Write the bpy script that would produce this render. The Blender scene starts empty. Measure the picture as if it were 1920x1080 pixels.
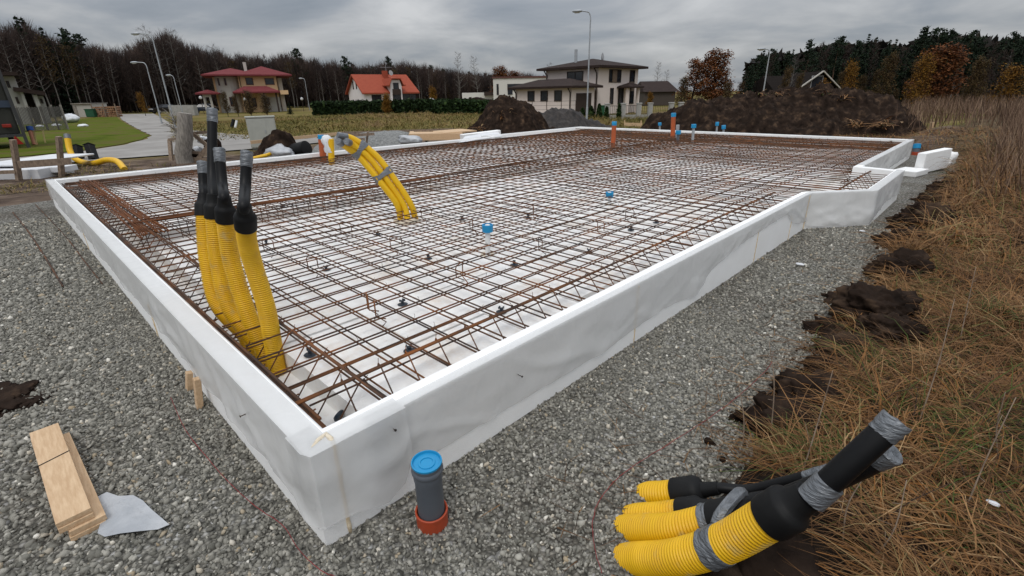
import bpy, bmesh, math, random
import numpy as np
from mathutils import Vector, Matrix, noise as mnoise
random.seed(7); RNG = np.random.default_rng(11)
SC = bpy.context.scene
COL = SC.collection
rad = math.radians
PI = math.pi

# ------------------------------------------------------------------ camera
F_PX, PITCH, ROLL, YAW, EYE = 911.152, rad(21.8015), rad(-1.0366), rad(-44.3445), 1.7
_cy, _sy, _cp, _sp = math.cos(YAW), math.sin(YAW), math.cos(PITCH), math.sin(PITCH)
FW = np.array([_sy*_cp, _cy*_cp, -_sp]); _r = np.array([_cy, -_sy, 0.]); _u = np.cross(_r, FW)
RT = math.cos(ROLL)*_r + math.sin(ROLL)*_u
UP = -math.sin(ROLL)*_r + math.cos(ROLL)*_u
CAM = np.array([0., 0., EYE])
cd = bpy.data.cameras.new('camera'); co = bpy.data.objects.new('camera', cd); COL.objects.link(co)
cd.sensor_width = 36; cd.lens = F_PX/1920*36; cd.clip_start = 0.05; cd.clip_end = 3000
co.matrix_world = Matrix(((RT[0], UP[0], -FW[0], 0), (RT[1], UP[1], -FW[1], 0), (RT[2], UP[2], -FW[2], EYE), (0, 0, 0, 1)))
SC.camera = co

# ------------------------------------------------------------------ world, sun, exposure
SUN_EL, SUN_AZ = rad(55), rad(150)
w = bpy.data.worlds.new('World'); SC.world = w; w.use_nodes = True
nt = w.node_tree; nt.nodes.clear()
def N(t, kind, **kw):
    n = t.nodes.new(kind)
    for k, v in kw.items(): setattr(n, k, v)
    return n
def ramp(t, stops, interp='LINEAR'):
    n = t.nodes.new('ShaderNodeValToRGB'); cr = n.color_ramp; cr.interpolation = interp
    while len(cr.elements) < len(stops): cr.elements.new(0.5)
    for e, (p, c) in zip(cr.elements, stops):
        e.position = p; e.color = (c[0], c[1], c[2], 1) if not isinstance(c, (int, float)) else (c, c, c, 1)
    return n
def math_n(t, op, a, b=None, clamp=False):
    n = N(t, 'ShaderNodeMath', operation=op, use_clamp=clamp)
    for i, v in enumerate((a, b)):
        if v is None: continue
        if isinstance(v, (int, float)): n.inputs[i].default_value = v
        else: t.links.new(v, n.inputs[i])
    return n.outputs[0]
sky = N(nt, 'ShaderNodeTexSky', sky_type='NISHITA', sun_disc=False)
sky.sun_elevation = SUN_EL; sky.sun_rotation = SUN_AZ
tc = N(nt, 'ShaderNodeTexCoord'); sep = N(nt, 'ShaderNodeSeparateXYZ'); nt.links.new(tc.outputs['Generated'], sep.inputs[0])
zc = math_n(nt, 'ADD', math_n(nt, 'MAXIMUM', sep.outputs[2], 0.0), 0.16)
cx_ = math_n(nt, 'DIVIDE', sep.outputs[0], zc); cy_ = math_n(nt, 'DIVIDE', sep.outputs[1], zc)
cmb = N(nt, 'ShaderNodeCombineXYZ'); nt.links.new(cx_, cmb.inputs[0]); nt.links.new(cy_, cmb.inputs[1])
cn = N(nt, 'ShaderNodeTexNoise'); cn.inputs['Scale'].default_value = 0.85; cn.inputs['Detail'].default_value = 8; cn.inputs['Roughness'].default_value = 0.52
cn.inputs['Distortion'].default_value = 0.35
nt.links.new(cmb.outputs[0], cn.inputs['Vector'])
cr1 = ramp(nt, [(0.30, (1.62, 1.83, 2.12)), (0.44, (2.25, 2.42, 2.68)), (0.54, (3.05, 3.14, 3.28)), (0.68, (4.2, 4.25, 4.32))])
nt.links.new(cn.outputs[0], cr1.inputs[0])
# an overcast deck is about three times brighter overhead than at the horizon
el = math_n(nt, 'ADD', 1.0, math_n(nt, 'MULTIPLY', math_n(nt, 'POWER', math_n(nt, 'MAXIMUM', sep.outputs[2], 0.0), 1.3), 3.6))
vm = N(nt, 'ShaderNodeVectorMath', operation='SCALE'); nt.links.new(cr1.outputs[0], vm.inputs[0]); nt.links.new(el, vm.inputs['Scale'])
mx = N(nt, 'ShaderNodeMixRGB'); mx.inputs[0].default_value = 0.94
nt.links.new(sky.outputs[0], mx.inputs[1]); nt.links.new(vm.outputs[0], mx.inputs[2])
bg = N(nt, 'ShaderNodeBackground'); bg.inputs['Strength'].default_value = 0.1
nt.links.new(mx.outputs[0], bg.inputs[0]); wo = N(nt, 'ShaderNodeOutputWorld'); nt.links.new(bg.outputs[0], wo.inputs[0])
sd = bpy.data.lights.new('sun', 'SUN'); sd.energy = 0.8; sd.angle = rad(22); sd.color = (1, .96, .90)
so = bpy.data.objects.new('sun', sd); COL.objects.link(so)
sdir = Vector((math.sin(SUN_AZ)*math.cos(SUN_EL), math.cos(SUN_AZ)*math.cos(SUN_EL), math.sin(SUN_EL)))
so.rotation_euler = sdir.to_track_quat('Z', 'Y').to_euler(); so.location = (0, 0, 60)
SC.view_settings.view_transform = 'Standard'; SC.view_settings.look = 'None'
SC.view_settings.exposure = 0.2; SC.view_settings.gamma = 1.0
SC.cycles.max_bounces = 6; SC.cycles.transparent_max_bounces = 12

# ------------------------------------------------------------------ surveying helpers
def ray(px, py): return FW + RT*(px-960)/F_PX - UP*(py-540)/F_PX
def at(px, py, z=0.):                       # point of the plane z
    d = ray(px, py); return CAM + d*((z-EYE)/d[2])
def dep(px, py, depth): return CAM + ray(px, py)*depth
def far(px, py, dist):                      # point at a horizontal distance
    d = ray(px, py); return CAM + d*(dist/math.hypot(d[0], d[1]))
def depth_of(P): return float((np.array(P)-CAM) @ FW)
def px_of(P):
    d = np.array(P)-CAM; z = d @ FW
    return 960+F_PX*(d@RT)/z, 540-F_PX*(d@UP)/z
def lift(P, py):                            # height above P's foot that is seen at row py
    lo, hi = -2., min(60., float((np.array((P[0], P[1], 0.))-CAM) @ FW)/.372*.93)
    for _ in range(50):
        m = (lo+hi)/2
        if px_of((P[0], P[1], m))[1] > py: lo = m
        else: hi = m
    return lo
C0 = at(575.6, 855, .465); CX, CY = float(C0[0]), float(C0[1])
def W(u_, v_, z=0.): return np.array([CX+u_, CY+v_, z])
def sstep(a, b, x):
    t = np.clip((x-a)/(b-a), 0, 1); return t*t*(3-2*t)
GZ = -0.45

# ------------------------------------------------------------------ naming
def tag(o, label=None, cat=None, group=None, kind=None):
    if label: o['label'] = label
    if cat: o['category'] = cat
    if group: o['group'] = group
    if kind: o['kind'] = kind
    return o
def thing(name, loc, label, cat, group=None, rz=0.):
    o = bpy.data.objects.new(name, None); COL.objects.link(o); o.location = tuple(float(a) for a in loc)
    o.rotation_euler = (0, 0, rz); o.empty_display_size = .2
    return tag(o, label, cat, group)
def copy_tree(o, parent=None):
    c = o.copy(); COL.objects.link(c); c.parent = parent
    for ch in list(o.children): copy_tree(ch, c)
    return c
def relabel(o, label, group=None):
    o['label'] = label
    if group: o['group'] = group
    return o

# ------------------------------------------------------------------ materials
def pmat(name, c1, c2=None, rough=.7, scale=6., detail=5., lo=.35, hi=.65, bump=0., bscale=None, metal=0., spec=.4, c3=None, coord='Object', stretch=None, trans=0.):
    m = bpy.data.materials.new(name); m.use_nodes = True; t = m.node_tree
    b = t.nodes['Principled BSDF']; b.inputs['Roughness'].default_value = rough; b.inputs['Metallic'].default_value = metal
    b.inputs['Specular IOR Level'].default_value = spec
    if c2 is None: c2 = tuple(x*.8 for x in c1)
    if coord == 'World':
        g = N(t, 'ShaderNodeNewGeometry'); vec = g.outputs['Position']
    else:
        g = N(t, 'ShaderNodeTexCoord'); vec = g.outputs[coord]
    if stretch:
        mp = N(t, 'ShaderNodeMapping'); mp.inputs['Scale'].default_value = stretch; t.links.new(vec, mp.inputs[0]); vec = mp.outputs[0]
    n = N(t, 'ShaderNodeTexNoise'); n.inputs['Scale'].default_value = scale; n.inputs['Detail'].default_value = detail; n.inputs['Roughness'].default_value = .6
    t.links.new(vec, n.inputs['Vector'])
    st = [(lo, c1), (hi, c2)] if c3 is None else [(lo, c1), ((lo+hi)/2, c2), (hi, c3)]
    r = ramp(t, st); t.links.new(n.outputs[0], r.inputs[0]); t.links.new(r.outputs[0], b.inputs['Base Color'])
    if bump:
        n2 = N(t, 'ShaderNodeTexNoise'); n2.inputs['Scale'].default_value = bscale or scale*4; n2.inputs['Detail'].default_value = 4
        t.links.new(vec, n2.inputs['Vector'])
        bp = N(t, 'ShaderNodeBump'); bp.inputs['Strength'].default_value = bump; bp.inputs['Distance'].default_value = .02
        t.links.new(n2.outputs[0], bp.inputs['Height']); t.links.new(bp.outputs[0], b.inputs['Normal'])
    return m
def amat(name, stops, rough=.8, spec=.2, interp='LINEAR', transl=0.):      # colour picked by the per-leaf / per-blade attribute 'rnd'
    m = bpy.data.materials.new(name); m.use_nodes = True; t = m.node_tree
    b = t.nodes['Principled BSDF']; b.inputs['Roughness'].default_value = rough; b.inputs['Specular IOR Level'].default_value = spec
    a = N(t, 'ShaderNodeAttribute', attribute_name='rnd'); r = ramp(t, stops, interp)
    t.links.new(a.outputs['Fac'], r.inputs[0]); t.links.new(r.outputs[0], b.inputs['Base Color'])
    return m
MT = {}
MT['eps'] = pmat('white_polystyrene', (.86, .855, .84), (.90, .90, .89), rough=.75, scale=3, bump=.25, bscale=160, spec=.3)
MT['timber'] = pmat('fresh_timber', (.50, .33, .19), (.63, .45, .28), rough=.75, scale=5, stretch=(2, 14, 14), bump=.15)
MT['oldwood'] = pmat('weathered_timber', (.17, .125, .09), (.29, .215, .155), rough=.85, scale=6, stretch=(3, 3, 1.5), bump=.3)
MT['greywood'] = pmat('grey_weathered_wood', (.16, .145, .125), (.33, .30, .265), rough=.9, scale=5, stretch=(4, 4, .8), bump=.4)
MT['yellow'] = pmat('yellow_plastic', (.74, .44, .005), (.70, .385, .006), rough=.42, scale=5, lo=.4, hi=.7)
MT['yellowdirty'] = pmat('yellow_corrugated_plastic', (.74, .43, .005), (.70, .39, .008), rough=.45, scale=9, lo=.45, hi=.72, c3=(.52, .36, .10))
MT['black'] = pmat('black_rubber', (.006, .006, .0065), (.010, .010, .010), rough=.55, scale=10, bump=.05, spec=.18)
MT['blackpl'] = pmat('black_plastic_pipe', (.005, .005, .0055), (.008, .008, .0085), rough=.45, scale=8, spec=.2)
MT['tape'] = pmat('silver_duct_tape', (.125, .135, .147), (.19, .20, .213), rough=.36, scale=18, stretch=(1, 1, 4), bump=.5, bscale=30, metal=.35, spec=.5)
MT['grey'] = pmat('grey_plastic_pipe', (.085, .098, .118), (.105, .117, .135), rough=.45, scale=6)
MT['lightgrey'] = pmat('pale_grey_pipe', (.27, .285, .30), (.34, .35, .36), rough=.5, scale=5)
MT['orange'] = pmat('orange_plastic_pipe', (.45, .10, .028), (.37, .085, .03), rough=.5, scale=6)
MT['redorange'] = pmat('red_orange_socket', (.42, .058, .018), (.34, .055, .02), rough=.5, scale=12)
MT['blue'] = pmat('blue_plastic_cap', (.010, .23, .47), (.012, .27, .52), rough=.4, scale=5)
MT['clear'] = pmat('milky_pipe', (.66, .67, .66), (.74, .74, .73), rough=.3, scale=5)
MT['foam'] = pmat('yellowed_mounting_foam', (.62, .45, .24), (.78, .66, .48), rough=.9, scale=14, bump=.6)
MT['foamw'] = pmat('pale_mounting_foam', (.70, .60, .45), (.78, .72, .60), rough=.9, scale=16, bump=.6)
MT['spacer'] = pmat('dark_blue_plastic', (.012, .020, .030), (.02, .032, .046), rough=.4, scale=6)
MT['string'] = pmat('red_string', (.26, .035, .035), (.17, .03, .03), rough=.9, scale=8)
MT['soil'] = pmat('dark_peat_soil', (0.0107, 0.0072, 0.0055), (0.0279, 0.0184, 0.0137), rough=.98, scale=3.4, detail=10, bump=1.0, bscale=13, c3=(0.0984, 0.0624, 0.0390), lo=.34, hi=.74, spec=.05, coord='World')
MT['bluecar'] = pmat('dark_blue_car_paint', (.012, .02, .04), (.015, .026, .05), rough=.25, scale=3, spec=.6)
MT['blackcar'] = pmat('black_car_paint', (.012, .013, .016), (.016, .017, .02), rough=.25, scale=3, spec=.6)
MT['whitecar'] = pmat('white_car_paint', (.7, .7, .7), (.74, .74, .74), rough=.3, scale=3)
MT['glass'] = pmat('dark_window_glass', (.012, .015, .02), (.03, .035, .045), rough=.12, scale=.7, spec=.6)
MT['tyre'] = pmat('tyre_rubber', (.012, .012, .012), (.02, .02, .02), rough=.85)
MT['steel'] = pmat('galvanised_steel', (.33, .35, .37), (.42, .44, .46), rough=.5, scale=4, metal=.3)
MT['lampglass'] = pmat('lamp_lens', (.55, .56, .56), (.65, .65, .65), rough=.3)
MT['rust'] = pmat('rusty_steel', (.050, .033, .026), (.110, .051, .025), rough=.85, scale=2.6, detail=7, lo=.36, hi=.66, c3=(.235, .086, .028), coord='World', spec=.2)
MT['rustred'] = pmat('orange_rust_steel', (.10, .042, .022), (.20, .078, .032), rough=.9, scale=3, coord='World', spec=.2)
MT['rustdark'] = pmat('dark_rust_steel', (.040, .030, .027), (.085, .047, .030), rough=.85, scale=4, c3=(.15, .065, .03), coord='World', spec=.25)
MT['wire'] = pmat('tie_wire', (.03, .022, .018), (.06, .035, .02), rough=.8)
MT['gravelpile'] = pmat('crushed_stone', (.13, .135, .13), (.26, .26, .25), rough=.95, scale=14, bump=1.0, bscale=25)
MT['whitesheet'] = pmat('white_sheet', (.62, .63, .65), (.72, .73, .74), rough=.6, scale=3, bump=.2)
MT['olive'] = pmat('dark_olive_tarpaulin', (.020, .021, .017), (.03, .03, .025), rough=.7, scale=1.5)
MT['cabinet'] = pmat('pale_grey_green_cabinet', (.36, .365, .325), (.41, .415, .37), rough=.6, scale=3)

def film_material():
    m = bpy.data.materials.new('translucent_film'); m.use_nodes = True; t = m.node_tree; t.nodes.clear()
    o = N(t, 'ShaderNodeOutputMaterial'); tr = N(t, 'ShaderNodeBsdfTransparent'); tr.inputs[0].default_value = (.97, .97, .97, 1)
    b = N(t, 'ShaderNodeBsdfPrincipled'); b.inputs['Base Color'].default_value = (.85, .85, .84, 1); b.inputs['Roughness'].default_value = .2
    b.inputs['Specular IOR Level'].default_value = .6
    tl = N(t, 'ShaderNodeBsdfTranslucent'); tl.inputs[0].default_value = (.68, .68, .68, 1)
    g = N(t, 'ShaderNodeNewGeometry'); n = N(t, 'ShaderNodeTexNoise'); n.inputs['Scale'].default_value = 5; n.inputs['Detail'].default_value = 6; n.inputs['Distortion'].default_value = 1.2
    t.links.new(g.outputs['Position'], n.inputs['Vector'])
    bp = N(t, 'ShaderNodeBump'); bp.inputs['Strength'].default_value = .16; bp.inputs['Distance'].default_value = .03
    t.links.new(n.outputs[0], bp.inputs['Height']); t.links.new(bp.outputs[0], b.inputs['Normal'])
    m1 = N(t, 'ShaderNodeMixShader'); m1.inputs[0].default_value = .3; t.links.new(b.outputs[0], m1.inputs[1]); t.links.new(tl.outputs[0], m1.inputs[2])
    m2 = N(t, 'ShaderNodeMixShader'); r = ramp(t, [(.35, .56), (.7, .64)]); t.links.new(n.outputs[0], r.inputs[0])
    t.links.new(r.outputs[0], m2.inputs[0]); t.links.new(tr.outputs[0], m2.inputs[1]); t.links.new(m1.outputs[0], m2.inputs[2])
    t.links.new(m2.outputs[0], o.inputs[0]); return m
MT['film'] = film_material()

def eps_floor_material():
    m = pmat('insulation_board_white', (.82, .80, .77), (.87, .86, .84), rough=.8, scale=4, bump=.2, bscale=120, coord='World'); t = m.node_tree; b = t.nodes['Principled BSDF']
    g = N(t, 'ShaderNodeNewGeometry'); n = N(t, 'ShaderNodeTexNoise'); n.inputs['Scale'].default_value = 2.4; n.inputs['Detail'].default_value = 8; n.inputs['Roughness'].default_value = .68
    t.links.new(g.outputs['Position'], n.inputs['Vector'])
    n3 = N(t, 'ShaderNodeTexNoise'); n3.inputs['Scale'].default_value = 21; n3.inputs['Detail'].default_value = 5; t.links.new(g.outputs['Position'], n3.inputs['Vector'])
    s = math_n(t, 'ADD', math_n(t, 'MULTIPLY', n.outputs[0], .7), math_n(t, 'MULTIPLY', n3.outputs[0], .3))
    r = ramp(t, [(.49, 0.), (.68, .46)]); t.links.new(s, r.inputs[0])
    old = b.inputs['Base Color'].links[0].from_socket
    mm = N(t, 'ShaderNodeMixRGB'); mm.inputs[2].default_value = (.64, .47, .31, 1); t.links.new(r.outputs[0], mm.inputs[0]); t.links.new(old, mm.inputs[1]); t.links.new(mm.outputs[0], b.inputs['Base Color'])
    return m
MT['epsfloor'] = eps_floor_material()

def gravel_material(name, dark=1.0):
    m = bpy.data.materials.new(name); m.use_nodes = True; t = m.node_tree; b = t.nodes['Principled BSDF']; b.inputs['Roughness'].default_value = .92; b.inputs['Specular IOR Level'].default_value = .2
    g = N(t, 'ShaderNodeNewGeometry'); v = N(t, 'ShaderNodeTexVoronoi'); v.inputs['Scale'].default_value = 48; t.links.new(g.outputs['Position'], v.inputs['Vector'])
    sp = N(t, 'ShaderNodeSeparateColor'); t.links.new(v.outputs['Color'], sp.inputs[0])
    r = ramp(t, [(0., tuple(dark*a for a in (.105, .100, .086))), (.45, tuple(dark*a for a in (.205, .196, .170))), (.8, tuple(dark*a for a in (.305, .291, .255))), (1., tuple(dark*a for a in (.46, .452, .43)))]); t.links.new(sp.outputs[0], r.inputs[0])
    rd = ramp(t, [(0.25, 1.), (.75, .42)]); t.links.new(v.outputs['Distance'], rd.inputs[0])
    ml = N(t, 'ShaderNodeMixRGB', blend_type='MULTIPLY'); ml.inputs[0].default_value = 1; t.links.new(r.outputs[0], ml.inputs[1]); t.links.new(rd.outputs[0], ml.inputs[2])
    n = N(t, 'ShaderNodeTexNoise'); n.inputs['Scale'].default_value = 1.1; n.inputs['Detail'].default_value = 6; t.links.new(g.outputs['Position'], n.inputs['Vector'])
    rn = ramp(t, [(.35, (.74, .70, .66)), (.62, (1.08, 1.08, 1.08))]); t.links.new(n.outputs[0], rn.inputs[0])
    m2 = N(t, 'ShaderNodeMixRGB', blend_type='MULTIPLY'); m2.inputs[0].default_value = 1; t.links.new(ml.outputs[0], m2.inputs[1]); t.links.new(rn.outputs[0], m2.inputs[2])
    t.links.new(m2.outputs[0], b.inputs['Base Color'])
    bp = N(t, 'ShaderNodeBump', invert=True); bp.inputs['Strength'].default_value = 1; bp.inputs['Distance'].default_value = .018
    t.links.new(v.outputs['Distance'], bp.inputs['Height']); t.links.new(bp.outputs[0], b.inputs['Normal'])
    return m
MT['gravel'] = gravel_material('crushed_gravel')
MT['stone'] = amat('gravel_stone', [(0., (0.1150, 0.1106, 0.0936)), (.35, (0.1950, 0.1862, 0.1593)), (.7, (0.2750, 0.2619, 0.2250)), (.93, (0.3800, 0.3618, 0.3132)), (.965, (0.3400, 0.2716, 0.1800)), (1., (0.7000, 0.6693, 0.5940))], rough=.9, spec=.25)

# ------------------------------------------------------------------ mesh builder
class MB:
    def __init__(self): self.v = []; self.f = []
    def add(self, V, F):
        o = len(self.v); self.v += [tuple(map(float, p)) for p in V]; self.f += [tuple(i+o for i in q) for q in F]
    def box(self, c, s, R=None, bev=0.):
        x, y, z = s[0]/2, s[1]/2, s[2]/2
        if bev > 0:
            bm = bmesh.new(); bmesh.ops.create_cube(bm, size=1)
            for p in bm.verts: p.co = Vector((p.co.x*s[0], p.co.y*s[1], p.co.z*s[2]))
            bmesh.ops.bevel(bm, geom=bm.edges[:], offset=bev, segments=2, affect='EDGES', profile=.5)
            bm.verts.index_update(); V = [np.array(p.co) for p in bm.verts]; F = [[q.index for q in f.verts] for f in bm.faces]; bm.free()
        else:
            V = [np.array((a*x, b*y, d*z)) for a in (-1, 1) for b in (-1, 1) for d in (-1, 1)]
            F = [(0, 1, 3, 2), (4, 6, 7, 5), (0, 4, 5, 1), (2, 3, 7, 6), (0, 2, 6, 4), (1, 5, 7, 3)]
        if R is not None: V = [R @ p for p in V]
        self.add([p+np.array(c) for p in V], F)
    def beam(self, a, b, wd, ht, up=(0, 0, 1), bev=0.):
        a, b = np.array(a, float), np.array(b, float); d = b-a; L = np.linalg.norm(d); d /= L
        up = np.array(up, float); s = np.cross(up, d)
        if np.linalg.norm(s) < 1e-5: s = np.cross((1, 0, 0), d)
        s /= np.linalg.norm(s); u2 = np.cross(d, s)
        self.box((a+b)/2, (L, wd, ht), np.array([d, s, u2]).T, bev)
    def tube(self, pts, r, n=8, cap=True):
        P = np.array(pts, float); m = len(P); rr = np.full(m, r) if np.isscalar(r) else np.array(r, float)
        T = np.gradient(P, axis=0); T /= np.linalg.norm(T, axis=1)[:, None]+1e-12
        ref = np.array((0, 0, 1.)) if abs(T[0][2]) < .9 else np.array((1., 0, 0))
        nrm = np.cross(T[0], ref); nrm /= np.linalg.norm(nrm); V = []
        ang = np.arange(n)*2*PI/n
        for i in range(m):
            nrm = nrm - T[i]*(nrm @ T[i]); nrm /= np.linalg.norm(nrm)+1e-12; bi = np.cross(T[i], nrm)
            V.append(P[i] + rr[i]*(np.cos(ang)[:, None]*nrm + np.sin(ang)[:, None]*bi))
        V = np.concatenate(V); F = []
        for i in range(m-1):
            for k in range(n):
                k2 = (k+1) % n; F.append((i*n+k, i*n+k2, (i+1)*n+k2, (i+1)*n+k))
        if cap: F.append(tuple(range(n-1, -1, -1))); F.append(tuple((m-1)*n+k for k in range(n)))
        self.add(V, F)
    def lathe(self, prof, base=(0, 0, 0), axis=(0, 0, 1), n=24):
        base = np.array(base, float); ax = np.array(axis, float); ax /= np.linalg.norm(ax)
        s = np.cross(ax, (1, 0, 0)) if abs(ax[0]) < .9 else np.cross(ax, (0, 1, 0)); s /= np.linalg.norm(s); t = np.cross(ax, s)
        ang = np.arange(n)*2*PI/n; V = []
        for (r, z) in prof: V += list(base + ax*z + max(r, 1e-4)*(np.cos(ang)[:, None]*s + np.sin(ang)[:, None]*t))
        F = [(i*n+k, i*n+(k+1) % n, (i+1)*n+(k+1) % n, (i+1)*n+k) for i in range(len(prof)-1) for k in range(n)]
        F.append(tuple(range(n-1, -1, -1))); F.append(tuple((len(prof)-1)*n+k for k in range(n)))
        self.add(V, F)
    def prism(self, poly, z0, z1):
        n = len(poly); V = [(p[0], p[1], z0) for p in poly] + [(p[0], p[1], z1) for p in poly]
        F = [tuple(range(n-1, -1, -1)), tuple(range(n, 2*n))] + [(i, (i+1) % n, n+(i+1) % n, n+i) for i in range(n)]
        self.add(V, F)
    def build(self, name, m, parent=None, smooth=False, off=None):
        me = bpy.data.meshes.new(name); V = self.v
        if off is not None: V = [(a-off[0], b-off[1], c-off[2]) for a, b, c in V]
        me.from_pydata(V, [], self.f); me.update()
        bm = bmesh.new(); bm.from_mesh(me); bmesh.ops.recalc_face_normals(bm, faces=bm.faces[:]); bm.to_mesh(me); bm.free()
        if smooth:
            me.polygons.foreach_set('use_smooth', [True]*len(me.polygons))
            if smooth != 'all': me.set_sharp_from_angle(angle=rad(40))
        me.materials.append(MT[m] if isinstance(m, str) else m)
        o = bpy.data.objects.new(name, me); COL.objects.link(o)
        if parent is not None: o.parent = parent
        return o
def npmesh(name, V, F, m, parent=None, rnd=None, smooth=False):
    V = np.asarray(V, np.float32); F = np.asarray(F, np.int32); k = F.shape[1]
    me = bpy.data.meshes.new(name); me.vertices.add(len(V)); me.vertices.foreach_set('co', V.ravel())
    me.loops.add(F.size); me.loops.foreach_set('vertex_index', F.ravel()); me.polygons.add(len(F))
    me.polygons.foreach_set('loop_start', np.arange(0, F.size, k, dtype=np.int32))
    if smooth: me.polygons.foreach_set('use_smooth', np.ones(len(F), bool))
    if rnd is not None:
        a = me.attributes.new('rnd', 'FLOAT', 'POINT'); a.data.foreach_set('value', np.asarray(rnd, np.float32))
    me.update(calc_edges=True); me.materials.append(MT[m] if isinstance(m, str) else m)
    o = bpy.data.objects.new(name, me); COL.objects.link(o)
    if parent is not None: o.parent = parent
    return o
def fbm(x, y, s=1., o=4, seed=0.):
    r = 0.; a = 1.; t = 0.
    for i in range(o):
        r += a*mnoise.noise(Vector((x*s+seed, y*s-seed*1.7, seed*.37+i*3.1))); t += a; a *= .5; s *= 2.03
    return r/t
def spline(ctrl, n):
    P = np.array(ctrl, float); P = np.vstack([2*P[0]-P[1], P, 2*P[-1]-P[-2]]); m = len(P)-3
    out = []
    for i in range(n):
        t = i/(n-1)*m; k = min(int(t), m-1); t -= k; a, b, c, d = P[k:k+4]
        out.append(.5*(2*b+(c-a)*t+(2*a-5*b+4*c-d)*t*t+(3*b-a-3*c+d)*t**3))
    return np.array(out)

# ------------------------------------------------------------------ ground and setting
PAD = (-10.9, 1.0, -9.0, 16.6)
def edge_jit(v): return .10*fbm(v, 3.3, 1.3, 3) + .04*fbm(v, 9.1, 6, 2) + .02
def ground_z(x, y):
    u_, v_ = x-CX, y-CY
    ej = edge_jit(v_)
    dx = max(PAD[0]-u_, 0, u_-PAD[1]-ej); dy = max(PAD[2]-v_, 0, v_-PAD[3]-.25*fbm(u_, 2.2, .8, 2)); d = math.hypot(dx, dy)
    wr = float(sstep(-2.5, .3, u_))
    left = GZ*float(sstep(.8, 5, d))
    n = fbm(x, y, .9, 3, 4.)
    right = .15*float(sstep(0, .22, d))*(1+.7*fbm(x, y, 2.2, 3, 1.)) + .10*n*float(sstep(.3, 2, d)) + .16*float(sstep(.5, 2.5, d))*float(sstep(2, 8, v_)) - .75*float(sstep(9, 38, d))
    if d <= 0: return -.04
    return -.02 + left*(1-wr) + right*wr
def axis(segs):
    out = []
    for a, b, s in segs: out += list(np.arange(a, b, s))
    return np.array(out+[segs[-1][1]])
xs = axis([(-900, -200, 70), (-200, -60, 14), (-60, -16, 2.2), (-16, -11.5, .4), (-11.5, -2.2, .5), (-2.2, 3, .07), (3, 8, .3), (8, 30, 2.), (30, 120, 15), (120, 900, 90)])
ys = axis([(-300, -40, 40), (-40, -6, 3), (-6, .2, .3), (.2, 9, .085), (9, 20, .25), (20, 45, 1.2), (45, 140, 8), (140, 900, 80)])
gv = np.array([(x, y, ground_z(x, y)) for y in ys for x in xs]); nx = len(xs)
ii, jj = np.meshgrid(np.arange(nx-1), np.arange(len(ys)-1)); b0 = (jj*nx+ii).ravel()
gf = np.stack([b0, b0+1, b0+nx+1, b0+nx], 1)
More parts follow.
